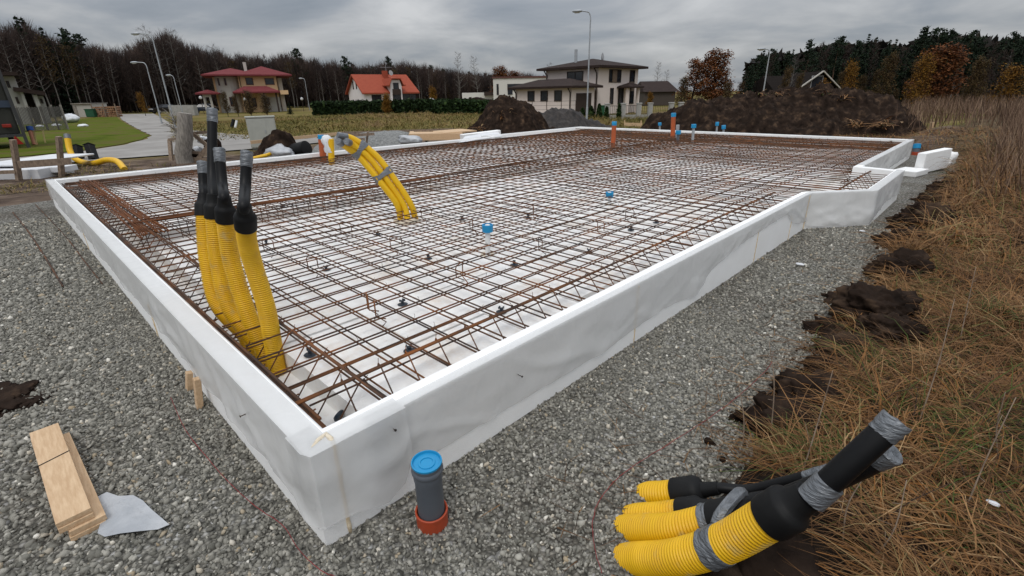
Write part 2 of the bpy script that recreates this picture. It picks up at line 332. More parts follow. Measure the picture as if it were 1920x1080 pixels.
def ground_material():
    m = bpy.data.materials.new('mixed_ground'); m.use_nodes = True; t = m.node_tree; b = t.nodes['Principled BSDF']; b.inputs['Roughness'].default_value = .97; b.inputs['Specular IOR Level'].default_value = .1
    g = N(t, 'ShaderNodeNewGeometry'); P = g.outputs['Position']; sp = N(t, 'ShaderNodeSeparateXYZ'); t.links.new(P, sp.inputs[0])
    def noise(s, d=5, dist=0.):
        n = N(t, 'ShaderNodeTexNoise'); n.inputs['Scale'].default_value = s; n.inputs['Detail'].default_value = d; n.inputs['Distortion'].default_value = dist; t.links.new(P, n.inputs['Vector']); return n.outputs[0]
    soil = ramp(t, [(.35, (.055, .038, .029)), (.55, (.115, .082, .061)), (.7, (.19, .145, .112))]); t.links.new(noise(1.6, 8), soil.inputs[0])
    mead = ramp(t, [(.32, (.075, .075, .018)), (.46, (.14, .115, .032)), (.60, (.18, .135, .055)), (.72, (.115, .078, .048))]); t.links.new(noise(.16, 7), mead.inputs[0])
    peat = ramp(t, [(.34, (.011, .008, .006)), (.55, (.026, .018, .013)), (.72, (.055, .037, .025))]); t.links.new(noise(5, 7), peat.inputs[0])
    # left of the pad: bare soil first, then meadow
    xr = math_n(t, 'ADD', sp.outputs[0], math_n(t, 'MULTIPLY', noise(.35, 5), 6.))
    k = N(t, 'ShaderNodeMapRange'); k.inputs[1].default_value = CX-24+3; k.inputs[2].default_value = CX-21+3; t.links.new(xr, k.inputs[0])
    m1 = N(t, 'ShaderNodeMixRGB'); t.links.new(k.outputs[0], m1.inputs[0]); t.links.new(mead.outputs[0], m1.inputs[1]); t.links.new(soil.outputs[0], m1.inputs[2])
    yb = math_n(t, 'ADD', sp.outputs[1], math_n(t, 'MULTIPLY', noise(.5, 5), 4.))
    kb = N(t, 'ShaderNodeMapRange'); kb.inputs[1].default_value = CY+26; kb.inputs[2].default_value = CY+28.5; t.links.new(yb, kb.inputs[0])
    m2 = N(t, 'ShaderNodeMixRGB'); t.links.new(kb.outputs[0], m2.inputs[0]); t.links.new(m1.outputs[0], m2.inputs[1]); t.links.new(mead.outputs[0], m2.inputs[2])
    kr = N(t, 'ShaderNodeMapRange'); kr.inputs[1].default_value = CX+.2; kr.inputs[2].default_value = CX+.8; t.links.new(sp.outputs[0], kr.inputs[0])
    m3 = N(t, 'ShaderNodeMixRGB'); t.links.new(kr.outputs[0], m3.inputs[0]); t.links.new(m2.outputs[0], m3.inputs[1]); t.links.new(peat.outputs[0], m3.inputs[2])
    # straw litter further into the right field
    lit = ramp(t, [(.35, (.06, .042, .022)), (.55, (.105, .074, .042)), (.7, (.15, .11, .062))]); t.links.new(noise(3, 8, .8), lit.inputs[0])
    kd = N(t, 'ShaderNodeMapRange'); kd.inputs[1].default_value = CY+6; kd.inputs[2].default_value = CY+22; t.links.new(sp.outputs[1], kd.inputs[0])
    kk = math_n(t, 'MULTIPLY', kd.outputs[0], kr.outputs[0])
    m4 = N(t, 'ShaderNodeMixRGB'); t.links.new(kk, m4.inputs[0]); t.links.new(m3.outputs[0], m4.inputs[1]); t.links.new(lit.outputs[0], m4.inputs[2])
    t.links.new(m4.outputs[0], b.inputs['Base Color'])
    bp = N(t, 'ShaderNodeBump'); bp.inputs['Strength'].default_value = 1.; bp.inputs['Distance'].default_value = .06; t.links.new(noise(9, 7), bp.inputs['Height']); t.links.new(bp.outputs[0], b.inputs['Normal'])
    return m
g_o = npmesh('ground', gv, gf, ground_material(), smooth=True); tag(g_o, 'uneven soil and rough meadow around the building plot', 'ground', kind='structure')

def sheet(name, pts, m, label, cat):
    me = bpy.data.meshes.new(name); bm = bmesh.new(); vs = [bm.verts.new(tuple(map(float, p))) for p in pts]
    bm.faces.new(vs); bmesh.ops.triangulate(bm, faces=bm.faces[:]); bmesh.ops.recalc_face_normals(bm, faces=bm.faces[:]); bm.to_mesh(me); bm.free()
    if me.polygons[0].normal.z < 0: me.flip_normals()
    me.materials.append(MT[m] if isinstance(m, str) else m); o = bpy.data.objects.new(name, me); COL.objects.link(o)
    return tag(o, label, cat, kind='structure')
vv = np.arange(PAD[2], PAD[3]+.01, .12)
pad_pts = [W(PAD[1]+edge_jit(v_)+.04, v_, 0) for v_ in vv] + [W(u_, PAD[3]+.2*fbm(u_, 2.2, .8, 2), 0) for u_ in np.arange(.8, -10.8, -.3)]
pad_pts += [W(PAD[0]+.15*fbm(v_, 8, 1., 3), v_, 0) for v_ in vv[::-1]]
sheet('gravel', pad_pts, 'gravel', 'grey crushed stone bed around and under the foundation', 'gravel')
def rough_poly(px, z, amp=.25, step=.6):
    P = [at(a, b, z) for a, b in px]; out = []
    for i, p in enumerate(P):
        q = P[(i+1) % len(P)]; L = np.linalg.norm(q-p); n = max(1, min(40, int(L/step)))
        for k in range(n):
            s = p+(q-p)*k/n; j = min(amp, L*.2)
            out.append((s[0]+j*fbm(s[0], s[1], .7, 3, 2.), s[1]+j*fbm(s[0], s[1], .7, 3, 8.), z))
    return out
MT['road'] = pmat('pale_gravel_road', (.22, .205, .19), (.34, .325, .305), rough=.95, spec=.1, scale=.5, detail=9, bump=.4, bscale=6, coord='World', lo=.3, hi=.7)
MT['lawn'] = pmat('green_lawn', (.050, .070, .006), (.085, .108, .012), c3=(.105, .088, .030), rough=.95, spec=.03, scale=.5, detail=9, bump=.5, bscale=12, coord='World', lo=.32, hi=.62)
sheet('road', rough_poly([(-60, 322), (50, 313), (200, 298), (345, 288), (470, 279), (560, 271), (640, 263), (640, 257), (560, 258), (470, 254), (400, 248), (350, 243), (318, 230), (298, 218), (288, 213), (222, 214), (228, 224), (255, 240), (284, 254), (268, 263), (230, 272), (150, 284), (60, 293), (-60, 302)], GZ+.03), 'road', 'pale gravel road curving past the green lawn', 'road')
sheet('lawn', rough_poly([(-60, 300), (60, 291), (150, 282), (230, 270), (266, 261), (280, 254), (252, 241), (225, 225), (219, 219), (180, 220), (100, 228), (-60, 240)], GZ+.012, .15), 'lawn', 'bright green lawn beside the pale road', 'lawn')

# loose stones: the nearest ones as real angular pieces
SLAB = [(0, 0), (0, 6.55), (.58, 7.25), (.58, 9.45), (0, 9.6), (0, 15.6), (-10.35, 15.6), (-10.35, 10.4), (-9.95, 10.4), (-10.2, 5.7), (-10.0, 0)]
def in_poly(px, py, poly):
    ins = np.zeros(len(px), bool); n = len(poly)
    for i in range(n):
        x1, y1 = poly[i]; x2, y2 = poly[(i+1) % n]
        if y1 == y2: continue
        c = ((y1 > py) != (y2 > py)) & (px < (x2-x1)*(py-y1)/(y2-y1)+x1); ins ^= c
    return ins
def ico():
    bm = bmesh.new(); bmesh.ops.create_icosphere(bm, subdivisions=1, radius=1); bm.verts.index_update()
    v = np.array([p.co[:] for p in bm.verts]); f = np.array([[q.index for q in a.verts] for a in bm.faces]); bm.free(); return v, f
IV, IF = ico()
def rand_rot(n):
    q = RNG.normal(size=(n, 4)); q /= np.linalg.norm(q, axis=1)[:, None]; a, b, c, d = q.T
    return np.stack([1-2*(c*c+d*d), 2*(b*c-a*d), 2*(b*d+a*c), 2*(b*c+a*d), 1-2*(b*b+d*d), 2*(c*d-a*b), 2*(b*d-a*c), 2*(c*d+a*b), 1-2*(b*b+c*c)], 1).reshape(n, 3, 3)
def stones(name, P, S, label, m='stone'):
    n = len(P); k = len(IV)
    protos = np.array([IV*(1+.30*RNG.normal(size=(k, 1)))*np.array([1, RNG.uniform(.6, .95), RNG.uniform(.38, .7)]) for _ in range(24)]).clip(-1.5, 1.5)
    V = protos[RNG.integers(0, 24, n)]*S[:, None, None]; V = np.einsum('nij,nkj->nki', rand_rot(n), V)+P[:, None, :]
    F = (IF[None]+(np.arange(n)*k)[:, None, None]).reshape(-1, 3)
    o = npmesh(name, V.reshape(-1, 3), F, m, rnd=np.repeat(RNG.random(n), k)); return tag(o, label, 'gravel', kind='stuff')
Ps, Ss = [], []
for (u0, u1, v0, v1, dens, sz, rmax) in ((-.02, 1.25, -1.2, 3.2, 5600, .0084, 9), (-.02, 1.2, 3.2, 7.5, 2400, .0105, 9), (-4.2, .6, -2.0, .02, 6200, .0086, 9), (-9, -4.2, -1.6, .02, 2000, .0125, 12)):
    n = int((u1-u0)*(v1-v0)*dens); pu = RNG.uniform(u0, u1, n); pv = RNG.uniform(v0, v1, n)
    left_big = 1+.38*sstep(.3, -1.2, pv)*(pu < .2)
    ok = ~in_poly(pu, pv, SLAB)
    ok &= pu < PAD[1]+.05+np.array([edge_jit(b) for b in pv])
    ok &= np.array([fbm(a*1.0, b, 1.6, 3, 77.) for a, b in zip(pu, pv)]) > RNG.uniform(-.9, -.12, n); dpx = np.hypot(pu+CX, pv+CY); ok &= (dpx < rmax) & (dpx > .7)
    ok &= RNG.random(n) < 1/left_big**1.6
    pu, pv, lb = pu[ok], pv[ok], left_big[ok]; s = sz*lb*np.exp(RNG.normal(0, .33, len(pu))).clip(.5, 2.1)
    Ps.append(np.stack([pu+CX, pv+CY, RNG.uniform(-.004, .004, len(pu))+s*.12], 1)); Ss.append(s)
Ps, Ss = np.concatenate(Ps), np.concatenate(Ss)
stones('gravel_stones', Ps, Ss, 'loose angular grey stones covering the gravel bed')

# ------------------------------------------------------------------ foundation edge
H = .465; TH = .12
fe = thing('foundation_edge', W(0, 0), 'white polystyrene upstand wall running round the whole foundation', 'formwork')
OFF = W(0, 0)
def mitre(i, d):
    n = len(SLAB); p0, p1, p2 = (np.array(SLAB[(i+k-1) % n], float) for k in range(3))
    a = (p1-p0)/np.linalg.norm(p1-p0); b = (p2-p1)/np.linalg.norm(p2-p1); na = np.array((-a[1], a[0])); nb = np.array((-b[1], b[0]))
    m = na+nb; m /= m @ na; return p1+m*d
for i in range(len(SLAB)):
    j = (i+1) % len(SLAB); L = math.dist(SLAB[i], SLAB[j]); ns = max(2, int(L/.25)); mb = MB(); V = []; F = []
    c = .010
    prof = [(0, -.03), (0, H*.5), (0, H-c), (c, H), (TH-c, H), (TH, H-c), (TH, .12), (TH, .0)]; k = len(prof)
    ends = [(np.array(mitre(i, d)), np.array(mitre(j, d))) for d, z in prof]
    for s in range(ns+1):
        t = s/ns; seed = i*3.7+t*L
        for q, (d, z) in enumerate(prof):
            a, b = ends[q]; p = a+(b-a)*t; dz = .005*fbm(seed, 1., .9, 2) if z > .3 and 0 < s < ns else 0
            V.append((p[0], p[1], z+dz))
    for s in range(ns):
        for q in range(k-1): F.append((s*k+q, s*k+q+1, (s+1)*k+q+1, (s+1)*k+q))
    mb.add(V, F); o = mb.build('edge_panel', 'eps', fe, smooth=True)
# mounting-foam joints on the outer face
def seam(p, nrm, z0, z1, wd=.016, seed=0):
    mb = MB(); m = 14; pts = []; rr = []
    for k in range(m):
        z = z0+(z1-z0)*k/(m-1); s = fbm(z, seed, 9, 3)
        t = np.array((-nrm[1], nrm[0])); q = np.array(p)+t*.012*s+np.array(nrm)*.001
        pts.append((q[0], q[1], z)); rr.append(wd*(.45+.35*abs(fbm(z, seed+3, 14, 2))*2))
    mb.tube(pts, rr, 6); mb.build('foam_seam', 'foam', fe, smooth='all')
seam((0, .105), (1, 0), 0, H-.01, .016, 1); seam((0, 2.36), (1, 0), 0, H-.02, .008, 2); seam((0, 4.75), (1, 0), .0, H-.1, .008, 3)
seam((0, 5.9), (1, 0), .02, H-.16, .010, 4); seam((.004, 6.5), (1, -.1), 0, H-.02, .012, 5); seam((-2.75, 0), (0, -1), 0, .28, .012, 6); seam((-6.2, 0), (0, -1), 0, .25, .012, 7)
mb = MB(); mb.tube([W(-.028, .03, H+.002), W(-.05, .07, H+.004), W(-.06, .105, H+.003), W(-.02, .105, H+.004), W(.003, .105, H-.01)], [.004, .010, .012, .011, .008], 7); mb.build('foam_seam', 'foamw', fe, smooth='all', off=OFF)

# ------------------------------------------------------------------ insulation floor
ins = thing('floor_insulation', W(-5, 7, 0), 'rust stained white insulation boards covering the inside of the foundation', 'insulation')
IO = W(-5, 7, 0); ZE = .265
mb = MB(); mb.prism([(CX+a, CY+b) for a, b in [mitre(i, TH-.004) for i in range(len(SLAB))]], .0, .125); mb.build('trench_floor', 'epsfloor', ins, off=IO)
mbs = (MB(), MB()); v0 = .40; r = 0
while v0 < 15.15:
    u0 = -9.75-(r % 2)*.6
    while u0 < -.45:
        a0, a1 = max(u0, -9.72+random.uniform(-.03, .03)), min(u0+1.191, -.40+random.uniform(-.05, .05)); b0, b1 = v0, min(v0+.592, 15.2)
        parts = [(a0, a1)]
        if a0 < -4.75 and a1 > -5.3: parts = [(a0, min(a1, -5.3)), (max(a0, -4.75), a1)]
        for p, q in parts:
            if q-p > .05:
                dz = random.uniform(-.007, .007); mbs[0 if p < -5 else 1].box(((p+q)/2+CX, (b0+b1)/2+CY, .195+dz/2), (q-p, b1-b0-.002, .14+dz))
        u0 += 1.2
    v0 += .6; r += 1
for mb in mbs: mb.build('board_layer', 'epsfloor', ins, off=IO)

# ------------------------------------------------------------------ reinforcement
def bar_pts(a, b, z, step=.8, amp=.006, seed=0.):
    a, b = np.array(a, float), np.array(b, float); L = np.linalg.norm(b-a); n = max(3, int(L/step)); out = []
    t = (b-a)/L; s = np.array((-t[1], t[0]))
    for k in range(n+1):
        p = a+(b-a)*k/n; q = k*step
        p2 = p+s*amp*1.3*fbm(q, seed*7.3, .6, 2); out.append(W(p2[0], p2[1], z+amp*fbm(q, seed*5.1+4, .7, 2)))
    return out
def mesh_layer(u_off, v_off, z1, z2, label, seed):
    o = thing('reinforcement_mesh', W(-5, 7, z1), label, 'rebar mesh'); off = W(-5, 7, z1); rest = MB(); cnt = 0; bars = []
    for k in range(50):
        u_ = -.41-u_off-k*.2+random.uniform(-.022, .022)
        if u_ < -9.95: break
        sk = random.uniform(-.035, .035)
        bars.append((u_, bar_pts((u_, .12+random.uniform(0, .1)), (u_+sk, 15.42-random.uniform(0, .1)), z1, .8, .010, k+seed)))
    for k in range(78):
        v_ = .33+v_off+k*.2+random.uniform(-.028, .028)
        if v_ > 15.45: break
        ue = .44 if 7.3 < v_ < 9.4 else -.13
        sk = random.uniform(-.04, .04)
        bars.append((v_*.9, bar_pts((ue-random.uniform(0, .03), v_), (-9.86+random.uniform(0, .12), v_+sk), z2, .8, .010, k+seed+60)))
    for u_, pts in bars:
        d = min(np.hypot(p[0], p[1]) for p in pts)
    bars.sort(key=lambda q: min(np.hypot(p[0], p[1]) for p in q[1]))
    for n_, (u_, pts) in enumerate(bars):
        if n_ < 100: mb = MB(); mb.tube(pts, .0054, 5); mb.build('bar', 'rust' if random.random() < .55 else 'rustdark', o, smooth='all', off=off)
        else: rest.tube(pts, .0068, 5)
    r_ = rest.build('bars', 'rust', o, smooth='all', off=off); r_['kind'] = 'stuff'
    return o
mesh_layer(.10, .19, .334, .323, 'lower layer of rusty steel mesh just above the white insulation boards', 200)
mesh_layer(.19, .11, .405, .394, 'upper layer of rusty steel mesh spanning the whole foundation', 0)

def cage(label, a, b, inn, nst, bar_r=.0066, spread=.25):
    """edge beam cage along a-b; inn = unit vector towards the slab; long bars plus leaning stirrups"""
    a, b, inn = np.array(a, float), np.array(b, float), np.array(inn, float)
    off = W(*((a+b)/2)); o = thing('edge_beam_cage', off, label, 'rebar cage')
    for d, z, rr in ((.44, .418, bar_r), (.425, .420, bar_r), (.455, .402, bar_r), (.155, .375, bar_r), (.175, .36, bar_r), (.195, .335, bar_r*.9), (.215, .165, bar_r), (.275, .155, bar_r), (.17, .21, bar_r)):
        mb = MB(); mb.tube(bar_pts(a+inn*(d+random.uniform(-.004, .004)), b+inn*d, z, .6, .008, d*70), rr, 6); mb.build('long_bar', 'rustdark' if random.random() < .5 else 'rust', o, smooth='all', off=off)
    L = np.linalg.norm(b-a); t = (b-a)/L; n = int(L/.2); st = MB(); made = 0
    for k in range(n):
        p = a+t*(.30+k*.2+random.uniform(-.02, .02))
        if (p-a) @ t > L-.2: break
        mb = MB() if made < 100 else st
        q0, q1, q2 = p+inn*.445, p+inn*(.445-spread), p+inn*.165
        lean = t*random.uniform(-.012, .012)
        c0 = p+inn*.46
        mb.tube([W(*(c0+t*.004), .398), W(*(q0+t*.003), .432), W(*(q0-inn*.03), .42), W(*(q1+lean), .150), W(*(q1-inn*.03+lean), .146), W(*q2, .36), W(*(q2-inn*.012), .385), W(*(q2+inn*.03), .392)], .0040, 5)
        mb.tube([W(*(q0+t*.002), .43), W(*(q0+inn*.012+t*random.uniform(-.02, .02)), .45+random.uniform(0, .012))], .0016, 4)
        if mb is not st: mb.build('stirrup', 'rust', o, smooth='all', off=off); made += 1
    if st.v: s_ = st.build('stirrups', 'rust', o, smooth='all', off=off); s_['kind'] = 'stuff'
    return o
cage('rusty edge beam cage of bars and stirrups along the long right wall', (0, .05), (0, 6.6), (-1, 0), 33)
cage('rusty edge beam cage beside the short wall nearest the boards on the gravel', (-.05, 0), (-9.9, 0), (0, 1), 48)
cage('edge beam cage along the right wall beyond the small bay', (0, 9.6), (0, 15.5), (-1, 0), 30)
cage('edge beam cage along the far left wall beside the site road', (-10.0, .2), (-10.05, 15.3), (1, 0), 70)
cage('edge beam cage along the far end wall below the big soil heap', (-.1, 15.6), (-10.2, 15.6), (0, -1), 50)
cage('short edge beam cage inside the projecting bay', (.58, 7.2), (.58, 9.45), (-1, 0), 10)
def inner_beam():
    off = W(-5, 7.8); o = thing('middle_beam_cage', off, 'rusty beam cage running lengthwise through the middle of the mesh', 'rebar cage')
    for d, z in ((-.19, .420), (-.165, .425), (.17, .42), (.195, .424), (-.16, .16), (0, .16), (.16, .16)):
        mb = MB(); mb.tube(bar_pts((-5+d, .3), (-5+d, 15.2), z, .6, .008, d*90+3), .006, 5); mb.build('long_bar', 'rust', o, smooth='all', off=off)
    st = MB()
    for k in range(73):
        v_ = .4+k*.2; mb = MB()
        mb.tube([W(-5.2, v_, .43), W(-5.18, v_, .15), W(-4.82, v_, .15), W(-4.80, v_, .43), W(-5.2, v_+.01, .432)], .0045, 4); mb.build('stirrup', 'rust', o, off=off)
inner_beam()
def cross_beam(v_, u0, u1, label):
    off = W((u0+u1)/2, v_); o = thing('middle_beam_cage', off, label, 'rebar cage')
    for d, z in ((-.17, .422), (-.14, .426), (.14, .424), (.17, .42)):
        mb = MB(); mb.tube(bar_pts((u0, v_+d), (u1, v_+d), z, .6, .008, d*50+v_), .0075, 5); mb.build('long_bar', 'rustred' if d > 0 else 'rust', o, smooth='all', off=off)
    for k in range(int((u1-u0)/.2)):
        u_ = u0+.1+k*.2; mb = MB(); mb.tube([W(u_, v_-.17, .43), W(u_, v_-.16, .27), W(u_, v_+.16, .27), W(u_, v_+.17, .43), W(u_+.01, v_-.17, .432)], .0045, 4); mb.build('stirrup', 'rust', o, off=off)
def rebar_bundle(label, a, b, n, wd, z, m='rustred', r=.006):
    off = W((a[0]+b[0])/2, (a[1]+b[1])/2, z); a, b = np.array(a, float), np.array(b, float); t = (b-a)/np.linalg.norm(b-a); s = np.array((-t[1], t[0]))
    o = thing('rebar_bundle', off, label, 'rebar bundle')
    for k in range(n):
        p = a+s*random.uniform(-wd, wd)/2+t*random.uniform(-.15, .15); q = b+s*random.uniform(-wd, wd)/2+t*random.uniform(-.15, .2)
        mb = MB(); mb.tube(bar_pts(p, q, z+random.choice((0, .012, .022))+random.uniform(0, .004), .7, .012, k*3.3), r, 5); mb.build('bar', m, o, smooth='all', off=off)
rebar_bundle('bundle of loose orange rusty bars lying on the mesh near the left corner', (-9.5, .47), (-4.55, .43), 30, .30, .418)
rebar_bundle('dark rusty bars tied in a strip along the near short wall', (-9.6, .20), (-.2, .145), 5, .07, .40, 'rustdark', .008)
rebar_bundle('loose rusty bars laid over the middle beam of the mesh', (-5.15, .5), (-5.0, 4.5), 8, .2, .425, 'rustred')
# tie wires
tw = MB()
for k in range(800):
    u_ = -.60-.2*random.randint(0, 34); v_ = .44+.2*random.randint(0, 44)
    if random.random() < (abs(u_)+v_)/13: continue
    p = W(u_+random.uniform(-.012, .012), v_+random.uniform(-.012, .012), .408); d = np.array((random.uniform(-.02, .02), random.uniform(-.02, .02), random.uniform(.016, .032)))
    tw.tube([p, p+d*.6+(0, .004, 0), p+d], .0013, 3)
tag(tw.build('tie_wire', 'wire'), 'twisted ends of tie wire sticking up from the rusty mesh', 'tie wire', kind='stuff')
# round spacers under the mesh
SPC = [(545, 672), (582, 662), (612, 503), (755, 568), (358, 520), (500, 455), (768, 655), (940, 582), (964, 494), (1104, 470), (1183, 428), (1118, 548), (803, 482), (707, 437), (1230, 415), (530, 385), (470, 500), (866, 408), (990, 405), (1325, 440)]
sp0 = None
spl = ['beside the base of the nearest yellow conduit', 'just right of the yellow conduit bases', 'between the yellow conduits and the blue capped stub', 'below the nearest bent bar chair', 'in the edge trench left of the conduits', 'left of the conduit row on the boards', 'under the corner of the edge cage', 'under the bars of the right edge cage', 'in front of the blue capped stub', 'right of the blue capped stub', 'near the second blue capped stub', 'at the foot of the right wall', 'beyond the second bent chair', 'in front of the three thin yellow tubes', 'below the second blue stub towards the wall', 'behind the conduit row', 'just behind the tall conduits', 'right of the thin yellow tubes', 'between the thin tubes and the far blue stub', 'close to the bay end of the right wall']
def spacer(p, z, label, first):
    if first is None:
        o = thing('bar_spacer', (p[0], p[1], z), label, 'spacer', 'round plastic spacers under the mesh')
        mb = MB(); mb.lathe([(.040, 0), (.042, .004), (.036, .010), (.016, .016), (.014, .02)], n=16); mb.build('base', 'spacer', o, smooth=True)
        mb = MB(); mb.lathe([(.014, .016), (.011, .03), (.013, .05), (.016, .056)], n=10); mb.box((.016, 0, .066), (.008, .03, .03)); mb.box((-.016, 0, .066), (.008, .03, .03)); mb.build('clip', 'spacer', o)
        return o
    o = copy_tree(first); o.location = (p[0], p[1], z); o.rotation_euler = (0, 0, random.uniform(0, 3)); o.scale = (.9, .9, .5); return relabel(o, label)
for k, (a, b) in enumerate(SPC):
    p = at(a, b+3, ZE+.005); u_, v_ = p[0]-CX, p[1]-CY; z = ZE+.006
    if u_ > -.42 or v_ < .42 or -5.3 < u_ < -4.75: p = at(a, b+3, .13); z = .126
    o = spacer(p, z, 'round dark plastic spacer '+spl[k], sp0); sp0 = sp0 or o
for (a, b, d, lb) in ((636, 779, (-.8, -.3, .5), 'round dark spacer disc standing on edge in the near corner'), (545, 674, (.5, -.6, .3), 'dark spacer disc on edge right beside the yellow conduits')):
    p = at(a, b, .155); o = thing('bar_spacer', p, lb, 'spacer'); mb = MB(); mb.lathe([(.01, -.012), (.034, -.010), (.036, 0), (.030, .010), (.012, .014)], axis=d, n=18); mb.build('base', 'spacer', o, smooth=True)
# bent bar chairs
chp = [(690, 572, 20), (862, 512, -20), (1013, 461, 10), (742, 458, 70), (586, 499, 60), (704, 585, 15), (884, 424, -10), (799, 402, 80), (1000, 399, 0), (648, 430, 80), (1126, 428, 20), (503, 463, 70), (1180, 405, 30)]
chl = ['nearest the front corner of the mesh', 'straight in front of the blue capped stub', 'right of the blue capped stub', 'behind the middle of the near mesh', 'just right of the tall yellow conduits', 'lying low near the front corner', 'left of the blue capped stub', 'at the foot of the thin yellow tubes', 'between the two blue capped stubs', 'left of the thin yellow tubes', 'just below the second blue stub', 'close behind the conduit row', 'right of the second blue stub']
ch0 = None
for k, ((a, b, rz), lb) in enumerate(zip(chp, chl)):
    p = at(a, b, .40)
    lb = 'bent steel chair bar '+lb
    if ch0 is None:
        mb = MB(); mb.tube([(-.02, .03, -.12), (-.02, .06, -.09), (-.055, .0, -.05), (-.06, 0, .055), (-.045, 0, .075), (.05, 0, .078), (.068, 0, .06), (.066, 0, -.01), (.06, .06, -.03)], .0042, 6)
        ch0 = mb.build('chair_bar', 'rust', smooth='all'); tag(ch0, lb, 'chair bar', 'bent bar chairs standing in the mesh'); o = ch0
    else: o = copy_tree(ch0); relabel(o, lb)
    o.location = tuple(p); o.rotation_euler = (0, 0, YAW+rad(rz))

# ------------------------------------------------------------------ plastic film over the wall
def film(name, label, path, fdrop, over=.10, out=.005, seed=0., wave=.018):
    """sheet lying over the top of the wall along path (outer edge points) and hanging down its outer face"""
    P = [np.array(p, float) for p in path]; seg = [np.linalg.norm(P[i+1]-P[i]) for i in range(len(P)-1)]; L = sum(seg); ns = int(L/.045)
    V = []; prof_n = 18
    for s in range(ns+1):
        d = L*s/ns; i = 0; dd = d
        while i < len(seg)-1 and dd > seg[i]: dd -= seg[i]; i += 1
        t = (P[i+1]-P[i])/seg[i]; p = P[i]+t*dd; nrm = np.array((t[1], -t[0]))
        for jx, di in ((i-1, dd), (i+1, seg[i]-dd)):       # ease the normal round corners
            if 0 <= jx < len(seg) and di < .022:
                t2 = (P[jx+1]-P[jx])/seg[jx]; n2 = np.array((t2[1], -t2[0])); k = .5*(1-di/.022); nrm = nrm*(1-k)+n2*k
        if np.linalg.norm(nrm) > 0: nrm = nrm/np.linalg.norm(nrm)/max(.7, 1)
        f = fdrop(d)+.03*fbm(d, seed, 2.3, 3)+.012*fbm(d, seed+5, 9, 2)
        tot = over+f*H
        for k in range(prof_n+1):
            q = over*k/4 if k <= 4 else over+(tot-over)*(k-4)/(prof_n-4)
            wr = .004*fbm(d, q*3+seed, 6, 3)
            if k <= 4: dn, z = -(over-q)+(out if k == 4 else 0), H+.0045+abs(wr)*(1.2 if k < 4 else 0)
            else:
                h = q-over; hang = h/(f*H)
                fold = wave*(.25+hang)*max(0, fbm(d+h*1.3, h*1.6+seed, 2.2, 3)+.12)+.006*abs(fbm(d*1.3, h*4, 11, 2))*hang
                cr = max(0., 1-abs(fbm(d*.9-h*1.5, h*.8+seed, 1.15, 2))*16)*.014+max(0., 1-abs(fbm(d*1.1+h*2.6, h*.5-seed, 1.7, 2))*20)*.008
                dn, z = out+(fold+cr*min(1, .3+hang))*min(1, h/.06), H+.0045-h
            V.append(W(p[0]+nrm[0]*dn, p[1]+nrm[1]*dn, z))
    n1 = prof_n+1; F = [(s*n1+k, s*n1+k+1, (s+1)*n1+k+1, (s+1)*n1+k) for s in range(ns) for k in range(prof_n)]
    o = npmesh(name, np.array(V), np.array(F), 'film', smooth=True); o.data.set_sharp_from_angle(angle=rad(34)); return tag(o, label, 'plastic film')
def lerp_tab(tab): return lambda d: float(np.interp(d, [a for a, b in tab], [b for a, b in tab]))
film('plastic_film', 'translucent film hanging in folds over the near short wall', [(-10.06, 0), (-.0, 0)], lerp_tab([(0, .75), (.6, .5), (2, .62), (4, .52), (6, .66), (7.6, .60), (8.4, .70), (9.2, .62), (9.7, .70), (10.06, .78)]), seed=3., wave=.03)
film('plastic_film', 'translucent film over the long right wall with a wavy torn lower edge', [(0, .25), (0, 6.55)], lerp_tab([(0, .70), (.6, .74), (1.8, .80), (2.5, .72), (3.1, .86), (3.35, .55), (3.9, .34), (4.8, .26), (5.4, .22), (5.7, .6), (6.55, .9)]), over=.05, seed=11., wave=.022)
film('plastic_film', 'wrinkled film flap wrapped round the sharp near corner of the foundation', [(-.16, -.004), (.012, -.004), (.012, .42)], lerp_tab([(0, .72), (.16, .74), (.3, .76), (.45, .88), (.56, .80), (.6, .55)]), over=.09, out=.012, seed=23., wave=.05)
film('plastic_film', 'crumpled film over the slanted and front face of the bay', [(0, 6.55), (.585, 7.25), (.585, 9.45)], lerp_tab([(0, .9), (.9, .95), (1.2, .85), (2, .6), (3.1, .8)]), seed=31., wave=.06)
film('plastic_film', 'loose film hanging off the right wall beyond the bay', [(.0, 9.75), (0, 15.6)], lerp_tab([(0, .45), (1.5, .6), (3, .8), (5, .75), (5.8, .9)]), seed=41., wave=.06)
film('plastic_film', 'film folded over the top of the far left wall', [(-10.35, 15.6), (-10.35, 10.4), (-9.95, 10.4), (-10.2, 5.7), (-10.0, 0)], lerp_tab([(0, .4), (17, .5)]), seed=51., wave=.03)
film('plastic_film', 'film folded over the top of the far end wall', [(0, 15.6), (-10.35, 15.6)], lerp_tab([(0, .5), (10, .5)]), seed=61., wave=.03)
for (a, b, z, lb) in ((738, 804, .40, 'small black nail pinning the film near the near corner'), (993, 713, .30, 'black nail head in the middle of the right wall'), (438, 786, .33, 'black nail pinning the film on the near short wall')):
    p = at(a, b, z); u_, v_ = p[0]-CX, p[1]-CY
    n_ = np.array((1., 0, 0)) if u_ > -.1 else np.array((0, -1., 0)); q = W(.02, v_, z) if u_ > -.1 else W(u_, -.02, z)
    mb = MB(); mb.tube([q-n_*.02, q+n_*.018], .0022, 6); mb.lathe([(.006, 0), (.006, .003)], q+n_*.018, n_, 8); tag(mb.build('nail', 'wire'), lb, 'nail')

